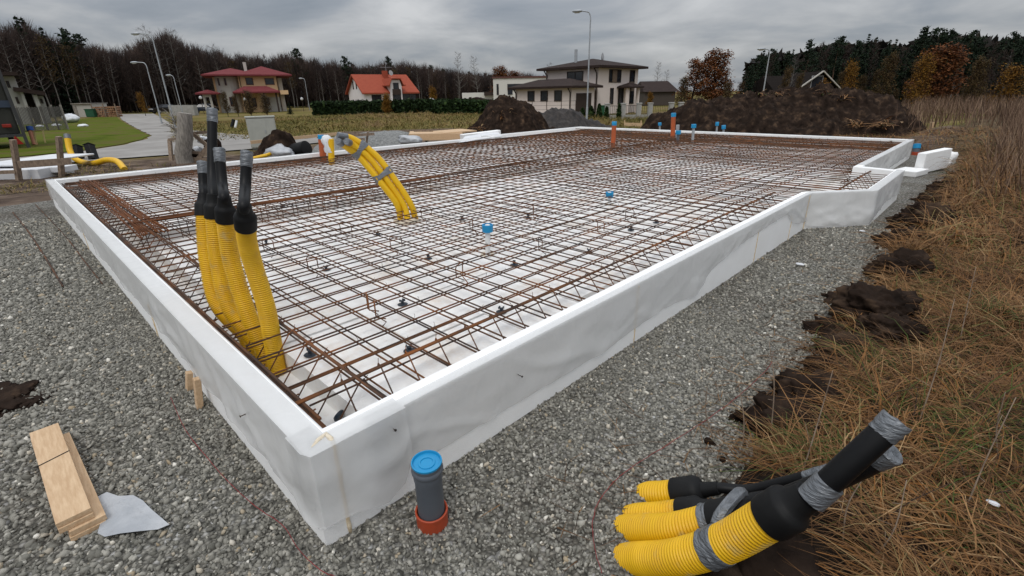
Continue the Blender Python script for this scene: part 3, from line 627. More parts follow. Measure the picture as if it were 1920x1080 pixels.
# ------------------------------------------------------------------ pipes and conduits
def ribbed(pts, r, pitch=.0125, n=22, amp=.0062):
    P = spline(pts, 240); d = np.concatenate([[0], np.cumsum(np.linalg.norm(np.diff(P, axis=0), axis=1))]); L = d[-1]
    m = int(L/pitch)*5; s = np.linspace(0, L, m); Q = np.stack([np.interp(s, d, P[:, i]) for i in range(3)], 1)
    ph = (s/pitch) % 1; rr = r-amp*(np.clip((np.abs(ph-.5)-.26)/.12, 0, 1)); return Q, rr
def buried(pts, k=.9, dz=.05):
    p = [np.array(q) for q in pts]; e = p[0]+(p[0]-p[1])*k; e[2] = min(e[2], p[0][2])-dz; return [e]+p
def conduit(label, yellow, black, r=.0625, pr=.034, cap=.11, cat='conduit', group=None, taper=.10):
    """corrugated yellow duct, rubber adapter, smooth black pipe, end sealed with tape"""
    base = np.array(yellow[0]); o = thing('cable_conduit', base, label, cat, group)
    Q, rr = ribbed(yellow, r); mb = MB(); mb.tube(Q, rr, 24); mb.build('corrugated_duct', 'yellowdirty', o, smooth='all', off=base)
    e = Q[-1]; t = Q[-1]-Q[-8]; t /= np.linalg.norm(t)
    mb = MB(); mb.lathe([(r*1.0, -.012), (r*1.09, -.012), (r*1.11, 0), (r*1.09, .02), (r*1.10, taper*.72), (r*1.03, taper*.86), (r*.86, taper*.98), (pr*1.45, taper*1.06), (pr*1.3, taper*1.3), (pr*1.22, taper*1.65), (pr*.95, taper*1.68)], e, t, 28); mb.build('rubber_adapter', 'black', o, smooth=True, off=base)
    bp_ = [e+t*taper*.9, e+t*taper*1.7]+[np.array(p) for p in black]; B = spline(bp_, 60)
    mb = MB(); mb.tube(B, pr, 18); mb.build('black_pipe', 'blackpl', o, smooth=True, off=base)
    e2 = B[-1]; t2 = B[-1]-B[-4]; t2 /= np.linalg.norm(t2)
    mb = MB(); mb.lathe([(pr*1.02, -cap*.72), (pr*1.09, -cap*.70), (pr*1.07, -cap*.4), (pr*1.12, -cap*.34), (pr*1.08, -.01), (pr*1.14, .006), (pr*1.05, .012), (pr*.5, .010), (.001, .013)], e2, t2, 16)
    mb.v = [tuple(np.array(p)*1.+RNG.normal(0, .0010, 3)) for p in mb.v]
    mb.build('tape_end', 'tape', o, smooth=True, off=base); return o, base, Q
def tape_ring(o, base, Q, k0, k1, r, nm='tape_wrap'):
    mb = MB(); q = Q[k0:k1:3]; rr = r*1.045+.0015*np.sin(np.arange(len(q))*1.9); mb.tube(q, rr, 26, cap=True); mb.v = [tuple(np.array(p)+RNG.normal(0, .0009, 3)) for p in mb.v]; mb.build(nm, 'tape', o, smooth=True, off=base)

# four tall conduits in the left part of the slab
tall = [((520, 690), [(500, 580), (476, 500), (464, 455), (461, 424)], [(460, 350), (463, 288)], 2.62, 'nearest and rightmost tall yellow conduit with its pipe sealed in grey tape'),
        ((488, 684), [(462, 580), (436, 495), (427, 445), (424, 412)], [(417, 345), (411, 282)], 2.86, 'second tall yellow conduit with a wide black adapter behind the nearest one'),
        ((462, 668), [(430, 575), (409, 490), (404, 440), (402, 406)], [(398, 320), (398, 208)], 3.06, 'third yellow conduit whose black pipe rises highest of the four'),
        ((442, 655), [(408, 570), (389, 490), (384, 440), (383, 402)], [(381, 345), (379, 306)], 3.26, 'rearmost tall yellow conduit with the lowest black pipe top')]
for (b, ys_, bk, dt, lb), (u_, v_) in zip(tall, [(-1.285, .345), (-1.45, .335), (-1.60, .335), (-1.75, .33)]):
    B = W(u_, v_, .12); d0 = depth_of(B); n = len(ys_)
    yl = [B, W(u_-.02, v_+.01, .22)]+[dep(px, py, d0+(dt-d0)*((k+1)/n)**.8) for k, (px, py) in enumerate(ys_)]
    conduit(lb, yl, [dep(px, py, dt+.02) for px, py in bk], r=.051, pr=.0285, cap=.10, group='tall yellow conduits rising through the mesh', taper=.085)
# four conduits lying in the right foreground
g4 = 'yellow conduits coming out of the gravel in the right foreground'
o1, b1, Q1 = conduit('front yellow conduit with two tape wraps and the topmost grey taped pipe end', buried([at(1178, 1050, -.022), dep(1262, 1046, 1.735), dep(1352, 1021, 1.60), dep(1448, 968, 1.47)]), [dep(1532, 924, 1.36), dep(1600, 862, 1.31), dep(1676, 793, 1.27)], r=.0625, pr=.034, cap=.060, group=g4, taper=.085)
o2, b2, Q2 = conduit('second yellow conduit from the front, its black pipe ending below the topmost one', buried([at(1178, 994, -.02), dep(1262, 993, 1.865), dep(1345, 975, 1.76)]), [dep(1470, 935, 1.58), dep(1560, 900, 1.46), dep(1664, 849, 1.34)], r=.0625, pr=.034, cap=.060, group=g4, taper=.08)
o3, b3, Q3 = conduit('third yellow conduit, half hidden between the tape wrapped ones and the rear one', buried([at(1188, 969, -.02), dep(1235, 965, 2.04), dep(1280, 960, 1.98)]), [dep(1400, 940, 1.86), dep(1495, 925, 1.78)], r=.052, pr=.028, cap=.05, group=g4, taper=.085)
o4, b4, Q4 = conduit('rear yellow conduit with a long thin black pipe lying towards the grass', buried([at(1215, 929, -.015), dep(1243, 927, 2.16), dep(1270, 924, 2.12)]), [dep(1400, 919, 1.97), dep(1460, 907, 1.89), dep(1552, 884, 1.76)], r=.058, pr=.022, cap=.12, group=g4, taper=.11)
n1 = len(Q1); tape_ring(o1, b1, Q1, int(n1*.70), int(n1*.78), .0625); n2 = len(Q2); tape_ring(o2, b2, Q2, int(n2*.93), n2-1, .0625)
mb = MB(); a, b = dep(1352, 950, 1.70), dep(1395, 928, 1.72); mb.tube(spline([dep(1340, 985, 1.66), dep(1358, 955, 1.68), dep(1385, 925, 1.74), dep(1396, 926, 1.80)], 12), [.016, .02, .022, .022, .022, .022, .022, .022, .02, .02, .018, .012], 8); mb.build('tape_strip', 'tape', o1, smooth=True, off=b1)
t = dep(1532, 926, 1.36); t2 = dep(1552, 908, 1.345); mb = MB(); mb.tube([t-(t2-t)*.6, t, t2, t2+(t2-t)*.2], .0395, 18); mb.build('tape_wrap', 'tape', o1, smooth=True, off=b1)

# three thin yellow tubes bent over to the left
d0 = depth_of(at(760, 415, ZE)); tubes = [((752, 418), (745, 385), (716, 345), (677, 298), (648, 274), (634, 265)), ((766, 420), (757, 385), (727, 340), (692, 296), (662, 272), (650, 265)), ((780, 414), (770, 383), (741, 338), (705, 292), (664, 262), (634, 254))]
tl = ['lowest of the three thin yellow tubes arching over the mesh', 'middle one of the three thin yellow tubes arching over the mesh', 'topmost and longest of the three thin yellow tubes arching over the mesh']
TQ = []
for k, (tp, lb) in enumerate(zip(tubes, tl)):
    B = at(tp[0][0], tp[0][1], ZE-.02); pts = [B]+[dep(px, py, d0-.12*(i+1)+k*.03) for i, (px, py) in enumerate(tp[1:])]; Q = spline(pts, 60); TQ.append(Q)
    o = thing('cable_tube', B, lb, 'cable tube', 'thin yellow tubes arching over the mesh'); mb = MB(); mb.tube(Q[:55], .038, 14); mb.build('yellow_tube', 'yellow', o, smooth=True, off=B)
    mb = MB(); mb.tube(np.vstack([Q[52:], Q[-1]+(Q[-1]-Q[-2])*.5]), [.0395]*8+[.037], 14); mb.build('tape_end', 'tape', o, smooth=True, off=B)
    if k == 0: t0_, tb = o, B
for fr, nm in ((.46, 'tape_wrap'), (.70, 'tape_wrap')):
    i = int(fr*59); c = sum(Q[i] for Q in TQ)/3; t = TQ[1][i+1]-TQ[1][i-1]; t /= np.linalg.norm(t)
    s = TQ[2][i]-TQ[0][i]; s -= t*(s @ t); hw = np.linalg.norm(s)/2+.045; s /= np.linalg.norm(s); q = np.cross(t, s); V = []; F = []; n = 20
    for k, (z, g) in enumerate(((-.035, .97), (-.03, 1.03), (0, 1.0), (.03, 1.05), (.036, .98))):
        for a in range(n):
            th = a*2*PI/n; V.append(c+t*(z+.012*math.sin(th*3+k))+s*hw*g*math.copysign(abs(math.cos(th))**.7, math.cos(th))+q*.048*g*math.sin(th))
    F = [(k*n+a, k*n+(a+1) % n, (k+1)*n+(a+1) % n, (k+1)*n+a) for k in range(4) for a in range(n)]
    mb = MB(); mb.add(V, F); mb.build(nm, 'tape', t0_, smooth=True, off=tb)
def lump(name, c, r, m, label, cat, sq=(1, 1, .5), seed=0., parent=None, amp=.35, sub=3, off=None):
    bm = bmesh.new(); bmesh.ops.create_icosphere(bm, subdivisions=sub, radius=1); mb = MB()
    V = [np.array(c)+r*np.array(sq)*np.array(p.co)*(1+amp*mnoise.noise(Vector(p.co)*1.7+Vector((seed, seed*2, 0)))+amp*.5*mnoise.noise(Vector(p.co)*4.5+Vector((seed, 1, 0)))+amp*.35*mnoise.noise(Vector(p.co)*10+Vector((seed, 1, 3)))+amp*.22*mnoise.noise(Vector(p.co)*22+Vector((seed, 4, 3)))) for p in bm.verts]; bm.verts.index_update()
    mb.add(V, [[q.index for q in f.verts] for f in bm.faces]); bm.free()
    o = mb.build(name, m, parent, smooth='all', off=off); return tag(o, label, cat) if label else o
fo = at(762, 416, ZE); lump('foam_collar', fo, .17, 'foamw', 'ring of yellowish foam round the feet of the thin yellow tubes', 'foam', (1, .8, .22), 3.)

# stub pipes
def stub(label, foot, top, r, m, capm='blue', caph=.05, capr=1.25, cat='pipe', group=None, funnel=False, name='pipe_stub'):
    foot, top = np.array(foot, float), np.array(top, float); ax = top-foot; L = np.linalg.norm(ax); ax /= L
    o = thing(name, foot, label, cat, group); mb = MB(); mb.lathe([(r, 0), (r, L-.005), (r*.9, L)], foot, ax, 18); mb.build('pipe', m, o, smooth=True, off=foot)
    if capm:
        mb = MB(); R = r*capr
        pf = [(r*1.02, L-caph), (R*.92, L-caph*.9), (R*.96, L-caph*.3), (R, L-.004), (R*.97, L), (R*.80, L), (R*.78, L-.010), (R*.45, L-.010), (R*.42, L-.004), (R*.2, L-.004), (.001, L-.006)] if funnel else [(r*1.03, L-caph), (R, L-caph*.95), (R, L-.004), (R*.9, L+.004), (R*.7, L+.003), (R*.66, L-.004), (.001, L-.004)]
        mb.lathe(pf, foot, ax, 20); mb.build('cap', capm, o, smooth=True, off=foot)
    return o
def vstub(label, fx, fy, ty, r, m, z=ZE, **k):
    f = at(fx, fy, z); return stub(label, f, (f[0], f[1], lift(f, ty)), r, m, **k)
def tstub(label, fx, fy, tx, ty, r, m, z=ZE, **k):
    f = at(fx, fy, z); return stub(label, f, dep(tx, ty, depth_of((f[0], f[1], lift(f, ty)))), r, m, **k)
gst = 'blue capped pipe stubs in the mesh'
tstub('nearest blue capped milky stub standing in the middle of the mesh', 915, 481, 914, 421, .024, 'clear', funnel=True, capr=2.25, caph=.075, group=gst)
lump('foam_collar', at(915, 477, ZE), .065, 'foamw', 'foam ring round the foot of the nearest blue capped stub', 'foam', (1, 1, .4), 5.)
tstub('second blue capped milky stub farther back near the bay', 1143, 386, 1143, 360, .024, 'clear', funnel=True, capr=2.25, caph=.075, group=gst)
lump('foam_collar', at(1143, 384, ZE), .06, 'foamw', 'foam ring round the foot of the stub near the bay', 'foam', (1, 1, .4), 7.)
tstub('tall orange pipe with a blue cap, alone left of the far stubs', 1149, 277, 1152, 228, .062, 'orange', caph=.10, capr=1.08)
tstub('tall orange pipe with a blue cap beside a bare grey pipe', 1261, 262, 1263, 212, .068, 'orange', caph=.11, capr=1.1)
tstub('bare pale grey pipe leaning beside the orange one', 1269, 265, 1271, 234, .05, 'lightgrey', capm=None)
tstub('small blue capped grey stub farthest left along the end wall', 1237, 250, 1237, 230, .03, 'lightgrey', caph=.10, capr=2.0, group=gst)
tstub('blue capped grey stub in front of the bare grey pipe', 1270, 273, 1272, 245, .038, 'grey', caph=.10, capr=1.9, group=gst)
tstub('tallest blue capped grey stub right of the orange pipe', 1298, 271, 1301, 233, .036, 'lightgrey', caph=.10, capr=1.9, group=gst)
tstub('left one of the close pair of blue capped stubs by the end wall', 1343, 253, 1345, 229, .03, 'lightgrey', caph=.12, capr=2., group=gst)
tstub('right one of the close pair of blue capped stubs by the end wall', 1356, 258, 1357, 235, .032, 'lightgrey', caph=.12, capr=2., group=gst)
tstub('orange pipe with blue top at the left edge of the slab beside the wrapped pipe', 607, 304, 602, 253, .075, 'orange', caph=.09, capr=1.03)
f = at(622, 309, ZE); o = tstub('yellow pipe with its top wrapped in white plastic', 622, 308, 620, 260, .07, 'yellow', capm=None)
zt = lift(f, 252); mb = MB(); n = 16
rings = [(.085, .20), (.10, .35), (.095, .5), (.11, .65), (.12, .78), (.08, .9), (.03, .97)]; Vr = []; hh = zt-ZE
for r_, q in rings:
    for a in range(n): th = a*2*PI/n; rr = r_*(1+.22*math.sin(th*3+q*9)+.12*math.sin(th*7)); Vr.append((f[0]+rr*math.cos(th)-.05*q, f[1]+rr*math.sin(th), ZE+hh*(.25+.75*q)))
mb.add(Vr, [(k*n+a, k*n+(a+1) % n, (k+1)*n+(a+1) % n, (k+1)*n+a) for k in range(len(rings)-1) for a in range(n)]); mb.build('plastic_wrap', 'whitesheet', o, smooth='all', off=f)
tstub('short pale pipe just behind the three thin yellow tubes', 654, 300, 655, 284, .04, 'lightgrey', capm=None)
# the big grey drain pipe at the near corner
f = at(812, 985, -.02); tp = dep(800, 868, depth_of((f[0], f[1], .36))-.01); ax = tp-f; L = np.linalg.norm(ax); ax /= L
o = thing('drain_pipe', f, 'grey drain pipe with bright blue lid rising from an orange socket at the near corner', 'drain pipe')
R0 = .0555
mb = MB(); mb.lathe([(.066, 0), (.066, .085), (.0685, .087), (.0685, .098), (.064, .100), (.060, .098), (.060, .0)], f, ax, 40); mb.build('orange_socket', 'redorange', o, smooth=True, off=f)
mb = MB(); mb.lathe([(R0, .02), (R0, L-.085), (R0*1.05, L-.075), (R0*1.07, L-.05), (R0*1.07, L-.044), (R0*1.14, L-.038), (R0*1.16, L-.03), (R0*1.14, L-.022), (R0*1.07, L-.016), (R0*1.10, L-.004), (R0*1.10, L), (R0*1.0, L)], f, ax, 40); mb.build('pipe', 'grey', o, smooth=True, off=f)
mb = MB(); mb.lathe([(R0*1.09, L+.0005), (R0*1.12, L+.004), (R0*1.10, L+.010), (R0*1.02, L+.011), (R0*.99, L+.008), (R0*.95, L-.022), (R0*.65, L-.022), (R0*.62, L+.002), (R0*.60, L+.004), (R0*.47, L+.004), (R0*.45, L+.001), (R0*.43, L-.016), (.001, L-.016)], f, ax, 44); mb.build('lid', 'blue', o, smooth=True, off=f)
# blue capped grey pipe at the far right corner
f = at(1716, 292, -.02); o = stub('grey pipe with a blue cap in the gravel beyond the far right corner', f, dep(1720, 270, depth_of(f)-.05), .075, 'grey', caph=.12, capr=1.15, name='drain_pipe')
mb = MB(); mb.lathe([(.09, 0), (.09, .10), (.078, .10)], f, (0, 0, 1), 16); mb.build('orange_socket', 'redorange', o, smooth=True, off=f)

# ------------------------------------------------------------------ things on the gravel
bw = .118; gb = 'short boards stacked on the gravel'
def board(label, fa, fb, z, w_, h_, m='timber'):
    a, b = np.array(fa, float), np.array(fb, float); c = (a+b)/2; o = MB(); o.beam((a[0], a[1], z+h_/2), (b[0], b[1], z+h_/2), w_, h_, bev=.002)
    q = o.build('board', m, off=(c[0], c[1], z)); q.location = (c[0], c[1], z); return tag(q, label, 'board', gb)
A, B = at(84, 806, .09), at(140, 972, .09)
dirv = (B-A)/np.linalg.norm(B-A); sd_ = np.array((-dirv[1], dirv[0], 0))
if sd_ @ RT < 0: sd_ = -sd_
board('topmost clean board of the stack, crossed by a thin black strap', A, B, .080, .115, .024)
board('second board from the top of the stack, directly under the strapped one', A+sd_*-.004+dirv*.01, B+sd_*.0+dirv*.006, .054, .115, .025)
board('third board of the stack, shifted out to the right of the ones above', A+sd_*.022+dirv*.05, B+sd_*.030+dirv*.02, .027, .122, .026)
board('lowest board of the stack lying on the stones', A+sd_*.02+dirv*.02, B+sd_*.024+dirv*.024, .0015, .12, .025)
mb = MB(); p = A+dirv*.37; mb.beam(p-sd_*.059+(0, 0, .0155), p+sd_*.059+dirv*-.03+(0, 0, .0155), .006, .0016); mb.beam(p-sd_*.0600+(0, 0, -.09), p-sd_*.0600+(0, 0, .0155), .006, .0016, up=tuple(sd_)); tag(mb.build('strap', 'black'), 'thin black strap round the stacked boards', 'strap')
def scrap(name, pxs, m, label, cat, h=.012, z=.012):
    P = [at(a, b, z) for a, b in pxs]; c = sum(P)/len(P); V = [c+(0, 0, h)]; n = len(P)
    rings = []
    for k in (.5, 1.): rings += [c+(p-c)*k*(1+.06*fbm(i*1.3, k*5, 1))+np.array((0, 0, h*fbm(i*1.7, k*3, 1.2))) for i, p in enumerate(P)]
    V += rings; F = [(0, 1+i, 1+(i+1) % n) for i in range(n)]+[(1+i, 1+n+i, 1+n+(i+1) % n, 1+(i+1) % n) for i in range(n)]
    mb = MB(); mb.add(V, F); o = mb.build(name, m, smooth='all'); return tag(o, label, cat)
MT['greyfilm'] = pmat('grey_dusty_film', (.33, .345, .365), (.44, .45, .465), rough=.35, scale=7, bump=.5, bscale=20, spec=.5)
scrap('plastic_scrap', [(176, 935), (200, 922), (222, 930), (250, 928), (268, 938), (284, 955), (318, 984), (296, 993), (262, 995), (226, 1000), (196, 1006), (182, 1000), (190, 975), (178, 950)], 'greyfilm', 'grey piece of plastic sheet lying on the stones right of the boards', 'plastic scrap', .012, .024)
for pts, lb in (([(24, 398), (50, 430), (80, 475), (118, 537)], 'left one of two rusty bars lying on the gravel'), ([(66, 383), (120, 440), (160, 492), (192, 532)], 'right one of two rusty bars lying on the gravel close to the wall')):
    mb = MB(); mb.tube(spline([at(a, b, .018) for a, b in pts], 20), .009 if pts[0][0] < 50 else .006, 6); tag(mb.build('loose_bar', 'rustdark', smooth='all'), lb, 'rebar')
def string(pxs, label):
    P = [at(a, b, .026) for a, b in pxs]; Q = spline(P, 90); Q[:, 2] += [.008*fbm(k*.4, 1, 1) for k in range(90)]; Q[:, 0] += [.01*fbm(k*.31, 4, 1) for k in range(90)]
    mb = MB(); mb.tube(Q, .0017, 5); tag(mb.build('string', 'string', smooth='all'), label, 'string')
string([(1128, 1075), (1112, 1010), (1116, 955), (1145, 910), (1190, 872), (1250, 835), (1320, 790), (1385, 742), (1440, 690), (1450, 660)], 'red marking string lying on the right gravel strip')
string([(320, 745), (348, 806), (392, 862), (430, 905), (480, 950), (530, 985), (560, 1030), (600, 1068), (640, 1085)], 'red marking string lying on the gravel along the near short wall')
for k, (a, b, c_, d_, lb) in enumerate(((333, 700, 346, 738, 'left one of two wooden pegs against the near short wall'), (356, 712, 372, 770, 'right one of two wooden pegs against the near short wall'))):
    p = at(c_, d_, -.02); mb = MB(); q = W(p[0]-CX, -.055-.012*k); zt = lift(q, b); mb.beam((q[0], q[1], -.03), (q[0]+.01, q[1]+.03, zt), .042, .034, up=(0, 1, 0), bev=.003); tag(mb.build('wooden_peg', 'timber'), lb, 'peg')
for (a, b, s, lb) in ((1862, 943, .020, 'small white scrap of paper in the grass at right'), (1418, 434, .03, 'white crumb of polystyrene on the gravel below the bay'), (1617, 433, .035, 'white polystyrene crumb on the gravel beside the bay corner'), (1500, 495, .04, 'flat pale scrap on the gravel strip'), (1548, 717, .03, 'pale torn scrap where gravel meets the grass')):
    p = at(a, b, .03 if a < 1800 else .22); lump('litter', p, s, 'whitesheet', lb, 'litter', (1, .7, .25), a*.1, sub=2)
lump('soil_patch', at(6, 752, .0), .24, 'soil', 'dark soil patch on the gravel at the left edge of the view', 'soil patch', (1, .8, .12), 60., amp=.5, sub=5)
# polystyrene offcut standing right of the far corner
p0, p1 = at(1727, 326, 0), at(1782, 318, 0); o = thing('polystyrene_offcut', p0, 'white angle block of polystyrene standing on the gravel beyond the bay', 'polystyrene block')
ht = lift(p0, 288); dr = p1-p0; dr /= np.linalg.norm(dr); nr = np.array((-dr[1], dr[0], 0)); nr = nr if nr @ FW > 0 else -nr; Lb = np.linalg.norm(p1-p0)*.86
mb = MB(); mb.beam(p0+nr*.08+dr*.0+(0, 0, ht/2), p0+nr*.08+dr*Lb+(0, 0, ht/2+.05), .16, ht, bev=.012); mb.build('upright_leg', 'eps', o, off=p0)
mb = MB(); mb.beam(p0-dr*.01+nr*.10+(0, 0, .06), p0-dr*.62+nr*.02+(0, 0, .055), .42, .11, bev=.012); mb.build('flat_leg', 'eps', o, off=p0)
lump('broken_end', p0+dr*(Lb+.10)+nr*.1+(0, 0, ht*.5), .16, 'eps', None, None, (1, .9, 1.3), 4., parent=o, off=p0)
# soil clods along the torn turf edge
cl = [(1600, 556, .20, .11), (1565, 610, .19, .09), (1640, 600, .27, .10), (1690, 520, .25, .12), (1735, 425, .36, .20), (1700, 455, .28, .15), (1765, 355, .22, .16), (1740, 372, .2, .12), (1660, 640, .18, .08), (1590, 660, .16, .08), (1480, 800, .20, .06), (1520, 750, .19, .06), (1440, 760, .09, .05), (1545, 700, .12, .07)]
cll = ['in the first notch of the turf edge', 'lowest in the wide dark gap of the turf edge', 'in the middle of the wide dark gap', 'at the upper end of the wide dark gap', 'large and tall, below the bay corner', 'left beside the tallest clod', 'next to the polystyrene block', 'just below the clod by the polystyrene block', 'sunk in the straw right of the dark gap', 'at the near end of the dark gap', 'half covered by straw behind the foreground conduits', 'flat one above the half covered clod', 'small one reaching onto the gravel', 'low one where the string ends']
for k, (a, b, r_, h_) in enumerate(cl):
    p = at(a, b, .05); lump('soil_clod', (p[0], p[1], ground_z(p[0], p[1])-h_*.12), r_, 'soil', 'dark clod of peat soil, '+cll[k], 'soil clod', (1, 1, max(.6, 1.25*h_/r_)), k*3.1, amp=.42, sub=5)['group'] = 'clods along the torn turf edge'
p = dep(1490, 1050, 1.62); lump('soil_clod', (p[0], p[1], .02), .26, 'soil', 'dark soil bank under the foreground conduits', 'soil clod', (1, 1, .65), 77., amp=.4, sub=4)

n = 5200; v_ = RNG.uniform(.9, 13.5, n); u_ = PAD[1]+np.array([edge_jit(b) for b in v_])+RNG.normal(.03, .085, n); ok = np.array([fbm(b, 2.5, 1.1, 3, 8.)+.05 for b in v_]) > RNG.uniform(-.4, .3, n); u_, v_ = u_[ok], v_[ok]
sz_ = np.exp(RNG.normal(-4.75, .55, len(u_))).clip(.003, .035)
stones('soil_crumbs', np.stack([u_+CX, v_+CY, np.array([max(ground_z(a+CX, b+CY), 0) for a, b in zip(u_, v_)])+sz_*.3], 1), sz_, 'crumbled dark soil spilling from the turf edge onto the gravel', 'soil')['category'] = 'soil'
# ------------------------------------------------------------------ dry grass
def blades(P, Lh, ang, flat, wd, rnd, bend):
    """P base, Lh length, ang heading, flat 0 upright..1 lying; three-segment ribbons"""
    n = len(P); h = np.stack([np.cos(ang), np.sin(ang), np.zeros(n)], 1); side = np.stack([-np.sin(ang), np.cos(ang), np.zeros(n)], 1)
    rr = RNG.uniform(-1, 1, n); side[:, 2] = .5*rr; ts = [0, .38, .72, 1.]; V = []
    for t in ts:
        th = (1-flat)*PI/2*(1-bend*t); x = Lh*t*np.cos(th); z = Lh*t*np.sin(th)
        q = P+h*x[:, None]; q[:, 2] += z; wv = wd*(1-.92*t*t)
        V += [q-side*wv[:, None], q+side*wv[:, None]]
    V = np.stack(V, 1).reshape(-1, 3); b = (np.arange(n)*8)[:, None]
    F = np.concatenate([b+np.array([[0, 1, 3, 2]]), b+np.array([[2, 3, 5, 4]]), b+np.array([[4, 5, 7, 6]])]); return V, F, np.repeat(rnd, 8)
GZC = {}
def gz_fast(x, y):
    k = (round(x*12), round(y*12))
    if k not in GZC: GZC[k] = max(ground_z(k[0]/12, k[1]/12), -.02)
    return GZC[k]
MT['straw'] = amat('dry_grass', [(0., (0.0252, 0.0133, 0.0068)), (.20, (0.0798, 0.0355, 0.0124)), (.42, (0.1470, 0.0703, 0.0248)), (.60, (0.2268, 0.1221, 0.0484)), (.74, (0.2100, 0.0851, 0.0186)), (.83, (0.3696, 0.2368, 0.1178)), (.88, (0.0714, 0.0814, 0.0124)), (1., (0.0378, 0.0629, 0.0087))], rough=.75, spec=.25)
MT['weed'] = amat('brown_weeds', [(0., (0.0540, 0.0319, 0.0224)), (.45, (0.1215, 0.0739, 0.0480)), (.8, (0.2070, 0.1344, 0.0864)), (1., (0.2790, 0.1974, 0.1280))], rough=.85)
MT['mead'] = amat('meadow_grass', [(0., (.065, .065, .012)), (.35, (.135, .112, .028)), (.65, (.235, .160, .058)), (.85, (.165, .10, .06)), (1., (.29, .21, .11))], rough=.85)
dirt_spots = [(at(a, b, .05), r_*1.25) for a, b, r_, h_ in cl]
def field(n, u0, u1, v0, v1, lr, fl, wd, keep=None, clump=.5, gmin=.0, bias=0., bend=(.5, 1.2)):
    u_ = RNG.uniform(u0, u1, n); v_ = RNG.uniform(v0, v1, n); x, y = u_+CX, v_+CY
    d = (np.stack([x, y, np.zeros(n)], 1)-CAM); ok = (d @ FW) > .25
    zc = d @ FW; sx = 960+F_PX*(d@RT)/np.maximum(zc, .1); sy = 540-F_PX*(d@UP)/np.maximum(zc, .1); ok &= (sx > -250) & (sx < 2250) & (sy < 1500); ok &= ~in_poly(sx, sy, [(900, 885), (1320, 900), (1400, 880), (1500, 985), (1575, 1010), (1600, 1080), (1660, 1600), (800, 1600)])
    c = np.array([fbm(a, b, 2.2, 2, 3.) if o else 0 for a, b, o in zip(x, y, ok)]); ok &= c > RNG.uniform(-clump-.4, .1, n)
    for p, r_ in dirt_spots: ok &= (np.hypot(x-p[0], y-p[1]) > r_*RNG.uniform(.6, 1.2, n))
    ej = np.array([edge_jit(b) for b in v_]); bank = np.array([.07+.50*max(0., fbm(b, 2.5, 1.1, 3, 8.)+.16) for b in v_]); ok &= (u_ > PAD[1]+ej+bank*RNG.uniform(.5, 1.2, n)) | (v_ > PAD[3]+.15)
    x, y, c, v_ = x[ok], y[ok], c[ok], v_[ok]; m = len(x); z = np.array([gz_fast(a, b) for a, b in zip(x, y)])
    P = np.stack([x, y, z-.01], 1); L = RNG.uniform(*lr, m)
    sw = np.array([2.6+2.2*fbm(a, b, .9, 2, 17.) for a, b in zip(x, y)]); ang = sw+RNG.normal(0, 1.35, m)
    hue = np.array([fbm(a, b, 1.1, 3, 41.) for a, b in zip(x, y)])
    rnd = np.clip(.42+bias+.45*hue+RNG.normal(0, .21, m), 0, .86); g = RNG.random(m) < .035+.42*np.clip(-hue*2.4-.25, 0, 1); rnd[g] = RNG.uniform(.87, 1, g.sum())
    return blades(P, L, ang, np.clip(RNG.uniform(*fl, m), 0, 1), wd*RNG.uniform(.6, 1.3, m), rnd, RNG.uniform(*bend, m))
def join(parts):
    V = []; F = []; R = []; o = 0
    for v, f, r in parts: V.append(v); F.append(f+o); R.append(r); o += len(v)
    return np.concatenate(V), np.concatenate(F), np.concatenate(R)
def tussocks(n, u0, u1, v0, v1, per, lr, wd, spots=()):
    parts = []; cs = [(random.uniform(u0, u1), random.uniform(v0, v1), None) for _ in range(n)]+list(spots)
    for u_, v_, hue in cs:
        P = np.array((u_+CX, v_+CY, 0.)); x, y = P[0], P[1]; zc = (P-CAM) @ FW
        if zc < .5 or u_ < PAD[1]+edge_jit(v_)+.05 and v_ < PAD[3]: continue
        px, py = px_of(P)
        if px > 2100 or py > 1250 or in_poly(np.array([px]), np.array([py]), [(900, 885), (1320, 900), (1400, 880), (1500, 985), (1575, 1010), (1600, 1080), (1660, 1600), (800, 1600)])[0]: continue
        m = int(per*random.uniform(.5, 1.4)); r_ = random.uniform(.03, .10); z = gz_fast(x, y); h0 = random.choice((.30, .42, .56, .70, .74, .80)) if hue is None else hue
        B = np.stack([x+RNG.normal(0, r_, m), y+RNG.normal(0, r_, m), np.full(m, z-.01)], 1); a0 = random.uniform(0, 6.28)
        ang = np.where(RNG.random(m) < .5, RNG.uniform(0, 6.28, m), a0+RNG.normal(0, .7, m)); sc = random.uniform(.7, 1.25)
        parts.append(blades(B, RNG.uniform(*lr, m)*sc, ang, RNG.uniform(.05, .75, m), RNG.uniform(.6, 1.4, m)*wd, np.clip(h0+RNG.normal(0, .07, m), 0, 1), RNG.uniform(.6, 1.25, m)))
    return parts
def spot(px, py, hue): p = at(px, py, .12); return (p[0]-CX, p[1]-CY, hue)
greens = [spot(a, b, .95) for a, b in ((1755, 545), (1790, 560), (1880, 610), (1905, 640), (1890, 690), (1850, 650), (1650, 690), (1620, 660), (1910, 505), (1730, 560), (1500, 850), (1560, 880), (1840, 1000), (1780, 850))]+[spot(a, b, .73) for a, b in ((1700, 560), (1740, 500), (1820, 600), (1860, 720), (1680, 740), (1760, 640), (1800, 470), (1900, 420), (1850, 540))]
